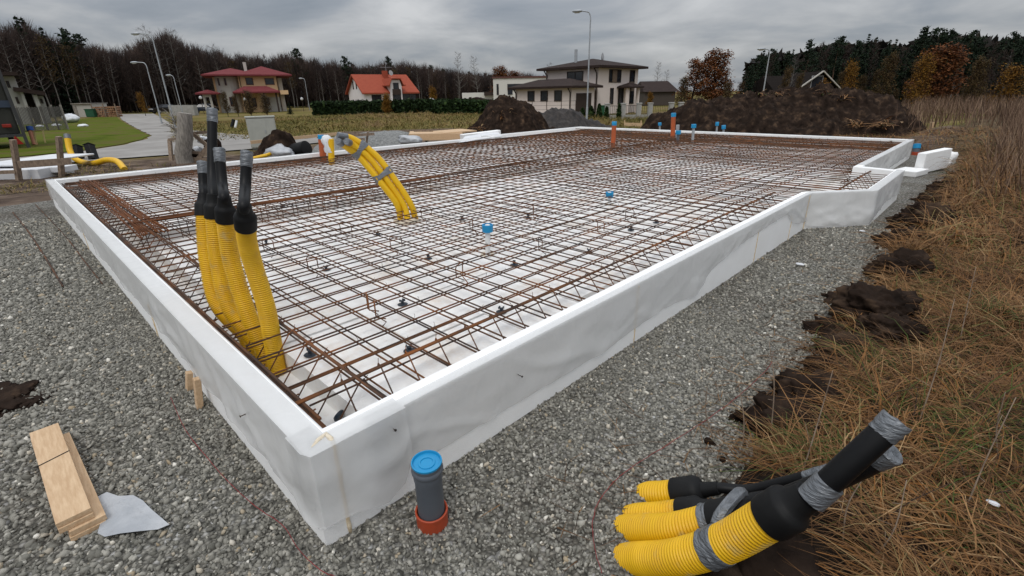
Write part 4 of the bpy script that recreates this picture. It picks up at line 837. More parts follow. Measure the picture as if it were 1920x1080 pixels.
V, F, R = join(tussocks(260, 1.0, 4.4, .3, 6, 70, (.14, .36), .0024, greens)+tussocks(300, 1.0, 8, 5.5, 16, 50, (.25, .6), .0045)+[field(72000, 1.0, 4.6, .2, 6., (.14, .38), (.62, .98), .0022), field(20000, 1.0, 4.6, .2, 6., (.22, .48), (.15, .7), .0021), field(5000, 1.0, 4.6, .2, 6., (.10, .30), (.3, .9), .0045, bias=-.1),
                field(46000, 1.0, 9, 5.5, 17, (.2, .5), (.45, .95), .0045), field(20000, 1., 9, 5.5, 17, (.35, .75), (.05, .45), .0038, bias=.06),
                field(9000, -3, 9, 16.6, 23, (.2, .45), (.2, .8), .006, bias=.1)])
tag(npmesh('dry_grass', V, F, 'straw', rnd=R), 'matted brown and orange dry grass covering the ground right of the gravel', 'dry grass', kind='stuff')
V, F, R = join([field(44000, 1.5, 24, 9, 34, (.55, 1.15), (.0, .28), .0055, clump=.8, bend=(.02, .35)), field(30000, -4, 60, 24, 75, (.7, 1.3), (.0, .22), .014, clump=.9, bend=(.02, .3)), field(14000, 2.6, 9, 4.5, 12, (.45, .95), (.0, .35), .003, clump=.35, bend=(.05, .5))])
tag(npmesh('tall_weeds', V, F, 'weed', rnd=R), 'tall greyish brown dead weeds standing across the right field', 'weeds', kind='stuff')
n = 520; v_ = RNG.uniform(.6, 7, n); u_ = PAD[1]+.05-np.abs(RNG.normal(0, .30, n)); u_ = u_.clip(.06, 1.1)
V, F, R = blades(np.stack([u_+CX, v_+CY, np.full(n, .016)], 1), RNG.uniform(.05, .22, n), RNG.uniform(0, 6.28, n), RNG.uniform(.96, 1., n), np.full(n, .0016), np.clip(RNG.normal(.4, .2, n), 0, .86), RNG.uniform(.0, .5, n))
tag(npmesh('straw_litter', V, F, 'straw', rnd=R), 'loose bits of straw scattered on the right gravel strip', 'straw', kind='stuff')
# single dead stalks near the camera
for k, (a, b, c_, d_, dp) in enumerate(((1815, 945, 1905, 745, 1.9), (1905, 800, 1885, 735, 2.1), (1500, 900, 1560, 700, 2.1), (1585, 1000, 1630, 880, 1.8), (1625, 1060, 1700, 900, 1.75), (1395, 830, 1385, 720, 2.3), (1446, 810, 1442, 640, 2.4), (1340, 800, 1326, 725, 2.35), (1720, 800, 1790, 560, 2.4), (1800, 640, 1830, 500, 3.2))):
    p0 = dep(a, b, dp); p1 = dep(c_, d_, dp-.05); p0[2] = min(p0[2], .12); mb = MB(); m_ = (p0+p1)/2+RNG.normal(0, .012, 3); Q = spline([p0, m_, p1], 10); mb.tube(Q, np.linspace(.0034, .0016, 10), 5)
    for q in (3, 5, 7):
        mb.tube([Q[q], Q[q]+RNG.normal(0, .03, 3)+(0, 0, .03)], .0011, 4)
    loc = ['rising towards the right edge of the view', 'bent at the right edge of the view', 'behind the rear foreground conduit', 'in front of the topmost taped pipe end', 'right of the front conduit', 'reddish at the torn turf corner', 'upright at the gravel edge behind the conduits', 'shortest at the gravel edge', 'tall one in the matted straw', 'in the green patch at the right']
    tag(mb.build('dead_stalk', 'oldwood', smooth='all'), 'dead brown plant stalk, '+loc[k], 'plant stalk', 'dead stalks in the grass')

# ------------------------------------------------------------------ timber, posts and heaps at the back of the plot
def G(px, py): return at(px, py, GZ)
def mpp(P): return depth_of(P)/F_PX
RX = RT.copy(); RX[2] = 0; RX /= np.linalg.norm(RX); RY = np.array((-RX[1], RX[0], 0))      # picture right / away on the ground
HEAD = math.atan2(RX[1], RX[0])
def vpost(mb, px, py0, py1, wd=.09, z=GZ, px1=None, dist=None, sink=.1):
    f = at(px, py0, z) if dist is None else far(px, py0, dist)
    t = np.array((f[0], f[1], lift(f, py1)))
    if px1 is not None: t = dep(px1, py1, depth_of(t))
    mb.beam(f-(t-f)/np.linalg.norm(t-f)*sink, t, wd, wd*.6, up=tuple(RX)); return f, t
def batter(label, posts, boards_, z=GZ, m='oldwood', wd=.11, dist=None, bh=.12):
    root = None; fs = []
    for (px, y0, y1, px1) in posts:
        mb = MB(); f, t = vpost(mb, px, y0, y1, wd, z, px1, dist)
        if root is None: root = thing('profile_board', f, label, 'profile board')
        mb.build('post', m, root, off=root.location); fs.append((f, t))
    for (xa, ya, xb, yb) in boards_:
        da = depth_of(fs[0][1])-.08; db = depth_of(fs[-1][1])-.08
        a, b = dep(xa, ya, da), dep(xb, yb, db); mb = MB(); mb.beam(a, b, .03, bh); mb.build('crossboard', m, root, off=root.location)
    return root
batter('brown timber profile frame left of the slab corner', [(36, 337, 262, 24), (116, 330, 256, 110)], [(34, 309, 134, 302)], wd=.15, bh=.2)
batter('light timber profile frame beyond the far right corner', [(1684, 262, 228, 1690), (1742, 262, 229, 1748)], [(1686, 257, 1744, 260)], z=-.25, m='timber', wd=.12, bh=.16)
batter('old timber trestle behind the three thin yellow tubes', [(664, 276, 250, 661), (686, 277, 247, 690)], [(660, 254, 702, 251), (663, 262, 684, 261)], wd=.09, bh=.09, dist=19)
batter('old timber trestle in front of the plywood stack', [(782, 266, 246, 779), (800, 266, 246, 797)], [(776, 247, 812, 246)], wd=.13, bh=.10, dist=20)
batter('pale low profile board behind the small soil heap', [(1049, 232, 222, 1049), (1069, 232, 226, 1069)], [(1046, 231, 1072, 231)], z=GZ, m='timber', wd=.09, bh=.15)
batter('low light profile board left of the big soil heap', [(1172, 240, 226, 1171), (1202, 240, 226, 1202)], [(1170, 233, 1204, 234)], z=GZ, m='timber', wd=.1, bh=.2)
mb = MB(); mb.beam(dep(470, 267, 15.5), dep(640, 250, 17.4), .05, .10); tag(mb.build('rail', 'timber'), 'long light timber rail running behind the left edge of the slab', 'plank')
mb = MB(); mb.beam(dep(636, 250, 18.2), dep(850, 243, 20.2), .06, .10); tag(mb.build('rail', 'oldwood'), 'long dark timber rail above the gravel heap', 'plank')
# grey weathered stump and timber crosses
f = G(347, 304); o = thing('gatepost', f, 'thick grey weathered log post overgrown with dry twigs', 'post'); zt = lift(f, 212); mb = MB(); r_ = 14*mpp(f)
mb.tube([f+(0, 0, -.1), f+(0, 0, .3), tuple(dep(347, 256, depth_of((f[0], f[1], zt*.5)))), tuple(dep(346, 212, depth_of((f[0], f[1], zt))))], [r_*1.05, r_, r_*.92, r_*.85], 14); mb.build('log', 'greywood', o, smooth=True, off=f)
tw = MB()
for k in range(60):
    z = f[2]+(zt-f[2])*random.uniform(.35, .95); a = random.uniform(0, 6.28); d = np.array((math.cos(a), math.sin(a), random.uniform(.1, .9)))*random.uniform(.25, .5); p = np.array((f[0], f[1], z)); tw.tube([p, p+d*.6+(0, 0, .05), p+d], [.012, .008, .003], 4)
tw.build('twigs', 'greywood', o, off=f)
f = G(395, 302); o = thing('timber_trestle', f, 'crossed old timbers of a trestle beside the grey log post', 'trestle'); D = depth_of(f)
for (xa, ya, xb, yb, w_) in ((362, 251, 392, 276, .14), (392, 272, 366, 304, .14), (362, 250, 404, 246, .10), (352, 285, 392, 288, .1), (352, 297, 388, 299, .1)):
    mb = MB(); mb.beam(dep(xa, ya, D-.1), dep(xb, yb, D-.05), .06, w_); mb.build('timber', 'oldwood', o, off=f)
for k, (a, b, s) in enumerate(((357, 292, .35), (372, 281, .16), (380, 262, .18), (398, 270, .3))):
    lump('rubble', dep(a, b, D+.35), s, 'soil' if k in (0, 3) else 'whitesheet', ['dark rubble behind the crossed timbers at left', 'white lump between the crossed timbers, lower one', 'white lump between the crossed timbers, upper one', 'dark rubble behind the crossed timbers at right'][k], 'rubble', (1, 1, .8), k*2.2)
f = G(323, 300); mb = MB(); mb.beam(dep(318, 262, depth_of(f)), dep(322, 306, depth_of(f)), .1, .12, up=tuple(RX)); mb.beam(dep(316, 262, depth_of(f)-.05), dep(352, 258, depth_of(f)-.05), .05, .1); tag(mb.build('fence_stub', 'oldwood'), 'short old fence stub just left of the grey log post', 'post')
# utility cabinet
f = G(499, 280); o = thing('utility_cabinet', f, 'pale grey green utility cabinet at the road with two doors', 'utility cabinet', rz=HEAD+rad(27))
m_ = mpp(f)*.89; Wc, Hc = 54*m_, lift(f, 218)-GZ
mb = MB(); mb.box((0, .28, Hc/2), (Wc, .56, Hc-.12), bev=.015); mb.build('body', 'cabinet', o)
mb = MB(); mb.box((0, .28, Hc-.03), (Wc+.05, .62, .06), bev=.01); mb.build('roof', 'cabinet', o)
mb = MB(); mb.box((0, .28, .01), (Wc-.06, .5, .12)); mb.build('plinth', pmat('cabinet_plinth', (.12, .12, .11)), o)
for sx, wv in ((-.155, .63), (.32, .32)):
    mb = MB(); mb.box((sx*Wc, -.012, Hc/2), (wv*Wc, .02, Hc-.22), bev=.006); dr_ = mb.build('door', 'cabinet', o)
    mb = MB(); mb.box((sx*Wc+(.5*wv-.06)*Wc, -.035, Hc*.55), (.03, .025, .14)); mb.build('handle', 'steel', dr_)
for (a, b, c_, d_, m_, lb) in ((434, 240, 438, 224, 'blackpl', 'small black marker post in the grass left of the cabinet'), (441, 240, 444, 226, 'whitesheet', 'small white marker post beside the black one')):
    f = G(a, b); mb = MB(); t = dep(c_, d_, depth_of(f)); mb.tube([f, t], .13 if m_ == 'blackpl' else .09, 8); tag(mb.build('marker_post', m_, smooth=True), lb, 'marker post')
# yellow conduit loop, black posts, sheets at the left
Q = spline([dep(126, 255, 18.4), dep(131, 282, 18.4), dep(140, 297, 18.3), dep(158, 305, 18.2), dep(178, 306, 17.6), dep(200, 300, 17.2), dep(220, 303, 16.8), dep(234, 318, 16.4)], 40)
o = thing('cable_tube', Q[0], 'yellow tube looping out of the soil left of the slab', 'cable tube'); mb = MB(); mb.tube(Q, .10, 12); mb.build('yellow_tube', 'yellow', o, smooth=True, off=Q[0])
mb = MB(); mb.tube([Q[0]+(Q[0]-Q[1])*.6, Q[0], Q[1]], .107, 12); mb.build('tape_end', 'tape', o, smooth=True, off=Q[0])
for (a, b, c_, d_, lb) in ((149, 300, 144, 274, 'left black stub post beside the yellow loop'), (177, 300, 167, 272, 'right black stub post beside the yellow loop')):
    f = G(a, b); mb = MB(); t = dep(c_, d_, depth_of(f)); mb.beam(f, t, .30, .22, up=tuple(RX), bev=.02); mb.beam(t, t+(t-f)*.03, .34, .26, up=tuple(RX)); tag(mb.build('stub_post', 'blackpl'), lb, 'post')
f = at(60, 335, GZ); o = thing('sheet_stack', f, 'stack of pale sheets lying behind the brown profile frame', 'sheet stack'); D = depth_of(f)
for k, (xa, ya, xb, yb, dd, hh) in enumerate(((-70, 331, 70, 322, 1.3, .34), (-60, 312, 32, 306, 3., .06), (85, 319, 116, 315, .6, .18))):
    a, b = dep(xa, ya, D+k*.2), dep(xb, yb, D+k*.2); a[2] = b[2] = max(a[2], GZ+.05); mb = MB(); mb.beam(a+RY*dd/2, b+RY*dd/2, dd, hh, bev=.02); mb.build('sheet', 'whitesheet', o, off=f)
mb = MB(); mb.beam(dep(-60, 325, D-.3), dep(30, 322, D-.3), .08, .1); tag(mb.build('plank', 'oldwood'), 'dark plank across the pale sheets at the left edge', 'plank')
# covered trailer at the left edge
f = G(57, 277); o = thing('trailer', f, 'dark olive covered trailer at the left edge with a red lamp', 'trailer', rz=HEAD+rad(44)); m_ = mpp(f); zt = lift((f[0], f[1]), 95)-GZ
mb = MB(); mb.box((-2.0, 2.2, zt/2+.3), (3.7, 4.2, zt-.7), bev=.08); mb.build('tarpaulin', 'olive', o)
mb = MB(); mb.beam((-.05, .0, .0), (-.12, .0, zt), .16, .14, up=(1, 0, 0)); mb.beam((-3.9, .0, .5), (-3.9, .0, zt), .16, .14, up=(1, 0, 0)); mb.box((-2, 0, .62), (3.9, .14, .14)); mb.build('frame', pmat('dark_grey_frame', (.035, .035, .037), (.05, .05, .05)), o)
mb = MB(); mb.box((-1.9, .06, zt*.47), (3.5, .03, .32)); mb.build('stripe', pmat('faded_blue_stripe', (.03, .045, .075), (.04, .055, .085)), o)
mb = MB(); mb.box((-.55, -.04, zt*.245), (.34, .1, .17), bev=.03); mb.build('tail_lamp', pmat('red_lamp', (.22, .012, .008), (.26, .02, .01), rough=.3), o)
mb = MB(); mb.add([(-.62, -.05, .20), (-.18, -.05, .20), (-.40, -.05, .62), (-.62, -.09, .20), (-.18, -.09, .20), (-.40, -.09, .62)], [(0, 1, 2), (5, 4, 3), (0, 3, 4, 1), (1, 4, 5, 2), (2, 5, 3, 0)]); mb.build('reflector', pmat('red_reflector', (.32, .015, .012), rough=.3), o)
for x in (-.7, -3.2): mb = MB(); mb.lathe([(.18, 0), (.34, .02), (.34, .2), (.18, .22)], (x, 1.4, .33), (1, 0, 0), 18); mb.build('wheel', 'tyre', o, smooth=True)
# orange capped pipe and small yellow frame on the lawn, bulk bag, hut, firewood, bins
f = G(66, 272); t = dep(55, 238, depth_of(f)); o = stub('orange pipe with a blue cap standing on the lawn beside the trailer', f, t, .115, pmat('faded_orange_pipe', (.50, .22, .13), (.45, .19, .11)), caph=.25, capr=1.3, capm=pmat('deep_blue_cap', (.012, .06, .25)))
f = G(70, 272); D = depth_of(f); mb = MB()
for a, b, c_, d_ in ((68, 272, 64, 245), (85, 268, 80, 245), (45, 246, 82, 245)): mb.beam(dep(a, b, D), dep(c_, d_, D), .06, .06)
tag(mb.build('marking_frame', pmat('yellowed_timber', (.40, .31, .12), (.45, .36, .16))), 'thin yellowish timber frame beside the orange pipe on the lawn', 'frame')
lump('bulk_bag', G(135, 230)+np.array((0, 0, .45)), .95, 'whitesheet', 'white tarpaulin heap on the lawn in front of the fence', 'bag', (1.05, .8, .5), 6., amp=.25)
for k, (a, b, wd) in enumerate(((106, 236, 1.5), (156, 237, 1.6), (75, 238, 1.2))): p = G(a, b); lump('kerb_stone', p+(0, 0, .06), wd*.5, 'whitesheet', ['pale slab on the lawn left of the tarpaulin heap', 'pale slab on the lawn right of the tarpaulin heap', 'pale slab at the foot of the dark fence'][k], 'slab', (1, .5, .2), k*5., amp=.15)
def box_house(o, x0, x1, y0, y1, z0, z1, m, nm='wall'):
    mb = MB(); mb.box(((x0+x1)/2, (y0+y1)/2, (z0+z1)/2), (x1-x0, y1-y0, z1-z0)); return mb.build(nm, m, o)
f = G(163, 217); f = far(163, 213, 98); f[2] = GZ; m_ = mpp(f); o = thing('shed', f, 'low white shed beside the firewood at the forest edge', 'shed', rz=HEAD)
hz = lift(f, 195)-GZ; box_house(o, -22*m_, 12*m_, 0, 3, 0, hz, pmat('pale_shed', (.40, .38, .35), (.46, .44, .40))); mb = MB(); mb.box((-5*m_, 1.5, hz+.06), (36*m_, 3.4, .12)); mb.build('roof', 'greywood', o); mb = MB(); mb.box((-19*m_, -.04, hz*.45), (6*m_, .06, hz*.85)); mb.build('door', 'greywood', o)
f2 = far(172, 213, 95); f2[2] = GZ; o = thing('bin', f2, 'green bin in front of the white shed', 'bin', rz=HEAD); mb = MB(); mb.box((0, 0, .55), (1.2, .8, 1.0), bev=.06); mb.build('body', pmat('green_bin', (.012, .07, .035), (.015, .085, .04)), o); mb = MB(); mb.box((0, 0, 1.09), (1.28, .9, .1), bev=.03); mb.build('lid', MT['green_bin'] if 'green_bin' in MT else pmat('green_bin_lid', (.014, .08, .04)), o)
f2 = far(200, 214, 94); f2[2] = GZ; o = thing('firewood_stack', f2, 'stacked reddish firewood beside the white shed', 'firewood', rz=HEAD); mb = MB(); hz = lift(f2, 196)-GZ; lg = .15
for c_ in range(-5, 6):
    for r_ in range(int(hz/(lg*1.9))): mb.tube([(c_*lg*1.95+random.uniform(-.04, .04), -.1+random.uniform(-.08, .08), lg+r_*lg*1.9), (c_*lg*1.95, .9, lg+r_*lg*1.9)], lg*random.uniform(.85, 1.), 6)
mb.build('logs', pmat('split_firewood', (.16, .065, .03), (.34, .20, .11), scale=3), o)
for x in (-1.7, 0, 1.7): mb = MB(); mb.beam((x*.99, -.2, 0), (x*.99, -.2, hz+.1), .12, .1, up=(1, 0, 0)); mb.build('post', 'oldwood', o)

# gravel heap, plywood, polystyrene and sheets behind the left edge
def mound(name, prof, dist, thick, m, label, cat, amp=.18, seed=0., step=.16, zb=GZ, base_py=None):
    """heap whose crest line is seen at the (px, py) points; a real hill of the given thickness"""
    px0, px1 = prof[0][0], prof[-1][0]; c = far((px0+px1)/2, 240, dist); c[2] = zb
    Pts = []
    for a, b in prof:
        d = ray(a, b); k = ((c-CAM) @ RY)/(d @ RY); p = CAM+d*k; Pts.append(((p-c) @ RX, max(p[2]-zb, 0)))
    X = np.array([a for a, b in Pts]); Z = np.array([b for a, b in Pts]); ax = np.arange(X[0]-.8, X[-1]+.8, step); ay = np.arange(-thick*.5-.6, thick*.5+.7, step)
    V = []; nxm = len(ax)
    for y in ay:
        for x in ax:
            h = float(np.interp(x, X, Z, left=0, right=0)); hw = thick*.5*max(.25, min(1, h/Z.max()*1.2)); q = 1-abs(y+.12*thick*fbm(x, seed, .5, 2))/hw
            hh = h*(max(0, min(1, q*1.25)))**.8
            rg = 1-2*abs(fbm(x, y*1.2, 1.7, 4, seed+3)); nz = amp*fbm(x, y+seed, 1.1, 5)*2.2+amp*.8*(rg-.6)+amp*.9*fbm(x, y, 3.6, 3, seed)+amp*.6*fbm(x*2, y*2, 4.5, 3, seed)
            if hh > .02: hh += nz*min(1, hh/.5)
            else: hh = -.12
            V.append(c+RX*x+RY*y+np.array((0, 0, hh)))
    ii, jj = np.meshgrid(np.arange(nxm-1), np.arange(len(ay)-1)); b_ = (jj*nxm+ii).ravel(); o = npmesh(name, np.array(V), np.stack([b_, b_+1, b_+nxm+1, b_+nxm], 1), m, smooth=True)
    return tag(o, label, cat)
mound('gravel_heap', [(590, 276), (610, 266), (640, 252), (690, 247), (740, 247), (765, 249), (780, 262)], 20.5, 3., 'gravelpile', 'grey gravel heap behind the left edge of the slab', 'gravel heap', .05, 2., .12)
mound('soil_heap', [(470, 290), (486, 279), (498, 264), (510, 254), (526, 251), (540, 259), (553, 272), (563, 286)], 17.6, 1.8, 'soil', 'small dark soil heap in front of the utility cabinet', 'soil heap', .16, 5., .05)
mound('soil_heap', [(872, 250), (900, 222), (915, 200), (935, 186), (950, 183), (968, 187), (985, 190), (1000, 206), (1015, 222), (1030, 240), (1045, 246)], 27, 4.5, 'soil', 'dark soil heap left of the street lamp in front of the flat roofed house', 'soil heap', .22, 8., .07)
mound('soil_heap', [(985, 236), (1010, 214), (1036, 205), (1055, 203), (1072, 208), (1085, 216), (1102, 226), (1150, 238)], 30, 4., pmat('grey_brown_rubble', (.009, .007, .006), (.026, .020, .017), c3=(.055, .045, .037), scale=4, bump=1., bscale=14, lo=.32, hi=.7), 'lower greyish soil heap at the foot of the street lamp', 'soil heap', .18, 12., .08)
mound('soil_heap', [(1205, 246), (1228, 228), (1262, 208), (1310, 193), (1350, 190), (1400, 186), (1440, 176), (1480, 172), (1530, 171), (1580, 172), (1625, 178), (1650, 186), (1668, 210), (1690, 240), (1712, 258)], 25.5, 7.5, 'soil', 'biggest soil heap, long and dark, behind the far end wall', 'soil heap', .26, 19., .08)
hp = far(1450, 240, 25.5); cc = []
V, F, R = [], [], []
pts = []
for (a, b, n, s) in ((1410, 184, 90, 8), (1430, 176, 60, 6), (1460, 174, 60, 8), (1545, 172, 40, 8), (1300, 193, 50, 8), (1395, 222, 70, 12), (1505, 232, 30, 6), (1610, 228, 40, 8), (1660, 228, 60, 10), (1580, 182, 40, 8), (950, 215, 50, 16), (905, 236, 40, 10)):
    dd = 25.5-(0 if b < 200 else 1.6) if a > 1100 else 26
    for k in range(n): pts.append(far(a+random.gauss(0, s*.8), b+random.gauss(0, s*.45), dd+random.uniform(-.7, .5)))
P = np.array(pts); n = len(P); V, F, R = blades(P-(0, 0, .12), RNG.uniform(.25, .6, n), RNG.uniform(0, 6.28, n), RNG.uniform(.2, .9, n), np.full(n, .022), np.clip(RNG.normal(.55, .2, n), 0, 1), RNG.uniform(.6, 1.3, n))
tag(npmesh('turf_tufts', V, F, 'straw', rnd=R), 'straw coloured turf tufts sticking out of the soil heaps', 'turf', kind='stuff')
f = far(815, 264, 18.5); f[2] = GZ; o = thing('plywood_stack', f, 'stack of fresh plywood sheets behind the left edge of the slab', 'plywood stack'); D = depth_of(f)
for k in range(8): a, b = dep(758+k*.4, 263-k*1.6, D-.1), dep(866-k*.6, 262-k*1.6, D+.2); mb = MB(); mb.beam(a+RY*.7, b+RY*.7, 1.4, .030); mb.build('sheet', 'timber', o, off=f)
a, b = dep(815, 251, D+.1), dep(876, 246, D+.8); mb = MB(); mb.beam(a+RY*.6, b+RY*.6, 1.3, .05); mb.build('sheet', 'timber', o, off=f)
mb = MB(); a, b = dep(866, 264, 16.6), dep(936, 255, 17.4); mb.beam(a+(0, 0, .05), b+(0, 0, .05), .25, .32, bev=.02); tag(mb.build('polystyrene_block', 'eps'), 'white polystyrene block lying on the left edge near the plywood', 'polystyrene block')
scrap('plastic_sheet', [(860, 268), (872, 255), (895, 252), (920, 246), (930, 244), (942, 256), (925, 259), (895, 263)], 'whitesheet', 'crumpled white sheet over the polystyrene block at the edge', 'plastic sheet', .1, .42)
lump('plastic_bundle', dep(768, 262, 17.), .38, 'greyfilm', 'grey bundle of film lying behind the left edge near the trestle', 'plastic', (1.6, .7, .42), 9.)
lump('plastic_bundle', dep(523, 287, 14.9), .55, MT['greyfilm'], 'pale crumpled film beside the black drum at the left edge', 'plastic', (1.5, .6, .42), 15.)
a, b = dep(552, 284, 15.2), dep(575, 278, 15.0); mb = MB(); mb.lathe([(.18, 0), (.23, .02), (.23, np.linalg.norm(b-a)), (.17, np.linalg.norm(b-a)+.02)], a, b-a, 20); tag(mb.build('drum', 'black', smooth=True), 'black plastic drum lying behind the left edge of the slab', 'drum')
mb = MB(); mb.tube([dep(470, 298, 14.4), dep(500, 291, 14.5), dep(515, 286, 14.8)], .05, 8); tag(mb.build('cable_tube', 'yellow', smooth=True), 'short yellow tube lying beside the pale crumpled film', 'cable tube')

# ------------------------------------------------------------------ street lamps
def lamp(label, px, py0, dist, tx, ty, hx, hy, proto=[None]):
    f = far(px, py0, dist); f[2] = GZ; t = np.array((f[0], f[1], lift(f, ty))); Hh = t[2]-f[2]; reach = abs(hx-tx)*mpp(t)
    o = thing('street_lamp', f, label, 'street lamp', 'street lamps along the site road', rz=HEAD+(0 if hx < tx else PI))
    r0 = max(.075, .011*Hh)
    mb = MB(); mb.tube([(0, 0, -.2), (0, 0, 1.2), (0, 0, 1.21), (0, 0, Hh-.8)], [r0, r0*.95, r0*.72, r0*.55], 12); mb.build('pole', 'steel', o, smooth=True)
    A_ = spline([(0, 0, Hh-.8), (0, 0, Hh-.35), (-.12, 0, Hh-.07), (-.4, 0, Hh), (-reach*.6, 0, Hh+.02)], 16); mb = MB(); mb.tube(A_, r0*.5, 8); mb.build('arm', 'steel', o, smooth=True)
    mb = MB(); mb.lathe([(.03, 0), (.10, .05), (.15, .2), (.15, .45), (.10, .62), (.02, .68)], (-reach*.55, 0, Hh+.03), (-1, 0, -.06), 14); mb.v = [(x, y, Hh+.03+(z-Hh-.03)*.6) for x, y, z in mb.v]; hd = mb.build('lamp_head', 'steel', o, smooth=True)
    mb = MB(); mb.lathe([(.02, 0), (.11, .06), (.11, .34), (.02, .4)], (-reach*.55-.15, 0, Hh-.03), (-1, 0, -.06), 12); mb.v = [(x, y, Hh-.03+(z-Hh+.03)*.6) for x, y, z in mb.v]; mb.build('lens', 'lampglass', hd, smooth=True)
lamp('tall grey street lamp in the middle in front of the brown roofed house', 1100, 224, 36, 1106, 21, 1078, 20)
lamp('tallest street lamp at the road on the left', 321, 207, 48, 304, 63, 266, 62)
lamp('second lamp left of the tallest one, with a lower head', 299, 214, 60, 286, 117, 259, 115)
lamp('small distant lamp right of the tallest one on the left', 343, 214, 80, 332, 141, 325, 139)
lamp('distant lamp between the red roofed house and the white house', 580, 203, 100, 576, 147, 569, 146)
lamp('lamp rising behind the biggest soil heap', 1426, 205, 48, 1434, 92, 1418, 90)

# ------------------------------------------------------------------ houses
def win(o, x, z, w_, h_, y=0, face='y', frame=None, pane='glass', t=.06):
    """window centred at x, z on the wall plane; its frame stands a little proud of the wall"""
    fr = frame or MT['winframe']; mb = MB(); fw = .08
    def B(cx, cz, sx, sz, d, th):
        if face == 'y': mb.box((cx, y-d, cz), (sx, th, sz))
        else: mb.box((y+d*face_s, cx, cz), (th, sx, sz))
    face_s = -1 if face == '-x' else 1
    B(x-w_/2+fw/2, z, fw, h_, .02, t); B(x+w_/2-fw/2, z, fw, h_, .02, t); B(x, z-h_/2+fw/2, w_-2*fw, fw, .02, t); B(x, z+h_/2-fw/2, w_-2*fw, fw, .02, t)
    if w_ > 1.5: B(x, z, fw*.7, h_-2*fw, .02, t)
    f_ = mb.build('window', fr, o); mb = MB(); B(x, z, w_-2*fw-.004, h_-2*fw-.004, -.004, .02); mb.build('pane', pane, f_); return f_
MT['winframe'] = pmat('dark_red_window_frame', (.09, .022, .018), (.11, .03, .022))
MT['brownframe'] = pmat('dark_brown_frame', (.03, .018, .013), (.04, .024, .017)); MT['whiteframe'] = pmat('pale_frame', (.40, .40, .40))
def rooft(name, c1, c2, sc=1.): return pmat(name, c1, c2, rough=.85, scale=2*sc, stretch=(1, 1, 6), bump=.3, bscale=8, spec=.12)
MT['redroof'] = rooft('red_metal_roof', (.135, .030, .033), (.175, .042, .045)); MT['orangeroof'] = rooft('orange_tiled_roof', (.265, .058, .034), (.33, .080, .045)); MT['brownroof'] = rooft('dark_brown_tiled_roof', (.026, .017, .015), (.042, .029, .025))
MT['cream'] = pmat('cream_plaster', (.64, .43, .23), (.69, .47, .265), scale=.6); MT['palegrey'] = pmat('pale_grey_plaster', (.42, .395, .35), (.48, .455, .41), scale=.8); MT['whitewall'] = pmat('white_plaster', (.70, .66, .65), (.75, .71, .70), scale=.6); MT['pinkwall'] = pmat('pale_pinkish_plaster', (.68, .59, .54), (.73, .64, .59), scale=.5)
def hip(o, x0, x1, y0, y1, z, h, m, ov=.6, ridge=None, nm='roof', th=.22, bite=None):
    x0 -= ov; x1 += ov; y0 -= ov; y1 += ov; w_, d_ = x1-x0, y1-y0; yc = (y0+y1)/2; xc = (x0+x1)/2
    if ridge is None: ridge = max(0, w_-d_)
    if w_ >= d_: A = (xc-ridge/2, yc); B = (xc+ridge/2, yc)
    else: A = (xc, yc-(d_-w_)/2); B = (xc, yc+(d_-w_)/2)
    V = [(x0, y0, z), (x1, y0, z), (x1, y1, z), (x0, y1, z), (x0, y0, z+th), (x1, y0, z+th), (x1, y1, z+th), (x0, y1, z+th), (A[0], A[1], z+h), (B[0]+.001, B[1]+.001, z+h)]
    F = [(3, 2, 1, 0), (0, 1, 5, 4), (1, 2, 6, 5), (2, 3, 7, 6), (3, 0, 4, 7)]
    F += [(4, 5, 9, 8), (5, 6, 9), (6, 7, 8, 9), (7, 4, 8)] if w_ >= d_ else [(4, 5, 8), (5, 6, 9, 8), (6, 7, 9), (7, 4, 8, 9)]
    mb = MB(); mb.add(V, F); return mb.build(nm, m, o)
class Fr:                                   # pixel rulers for a house front standing at P
    def __init__(s, P, px): s.P, s.px, s.m = P, px, mpp(P)
    def x(s, px): return (px-s.px)*s.m
    def z(s, py): return lift(s.P, py)-s.P[2]
# cream house with red hipped roofs
P = far(470, 206, 96); P[2] = GZ; q = Fr(P, 470); hs = thing('house', P, 'cream two storey house with wine red hipped roofs behind the utility cabinet', 'house', rz=HEAD+rad(27))
q.m *= .885; ze = q.z(143)
box_house(hs, q.x(458), q.x(532), 0, 9, 0, ze, 'cream'); box_house(hs, q.x(497)-.0, q.x(531), -.05, -.004, 0, ze*.42, 'palegrey')
n = 22; xb, rb = q.x(438), 23*q.m; mb = MB(); mb.prism([(xb+rb*math.cos(a*2*PI/n), 2.2+rb*math.sin(a*2*PI/n)) for a in range(n)], 0, ze-.01); mb.build('bay', 'palegrey', hs)
box_house(hs, q.x(411), q.x(457), 2.4, 9, 0, ze-.03, 'cream')
hip(hs, q.x(463), q.x(551), -.3, 9.2, ze, q.z(122)-ze, 'redroof', .8, ridge=.8); hip(hs, q.x(404), q.x(492), -.5, 8.6, ze+.02, q.z(125)-ze-.1, 'redroof', .75, ridge=3.4)
hip(hs, q.x(449), q.x(526), -2.8, .4, q.z(175), q.z(162)-q.z(175), 'redroof', .4, ridge=3.4); hip(hs, q.x(384), q.x(414), -1.2, 2.6, q.z(176), q.z(167)-q.z(176), 'redroof', .5, ridge=.6)
box_house(hs, q.x(389), q.x(392), -1.1, -.7, 0, q.z(176), 'palegrey', 'porch_column'); box_house(hs, q.x(400), q.x(404), -1.1, -.7, 0, q.z(176), 'palegrey', 'porch_column'); box_house(hs, q.x(389), q.x(404), -1.08, -.72, q.z(181), q.z(176)-.01, 'palegrey', 'porch_beam')
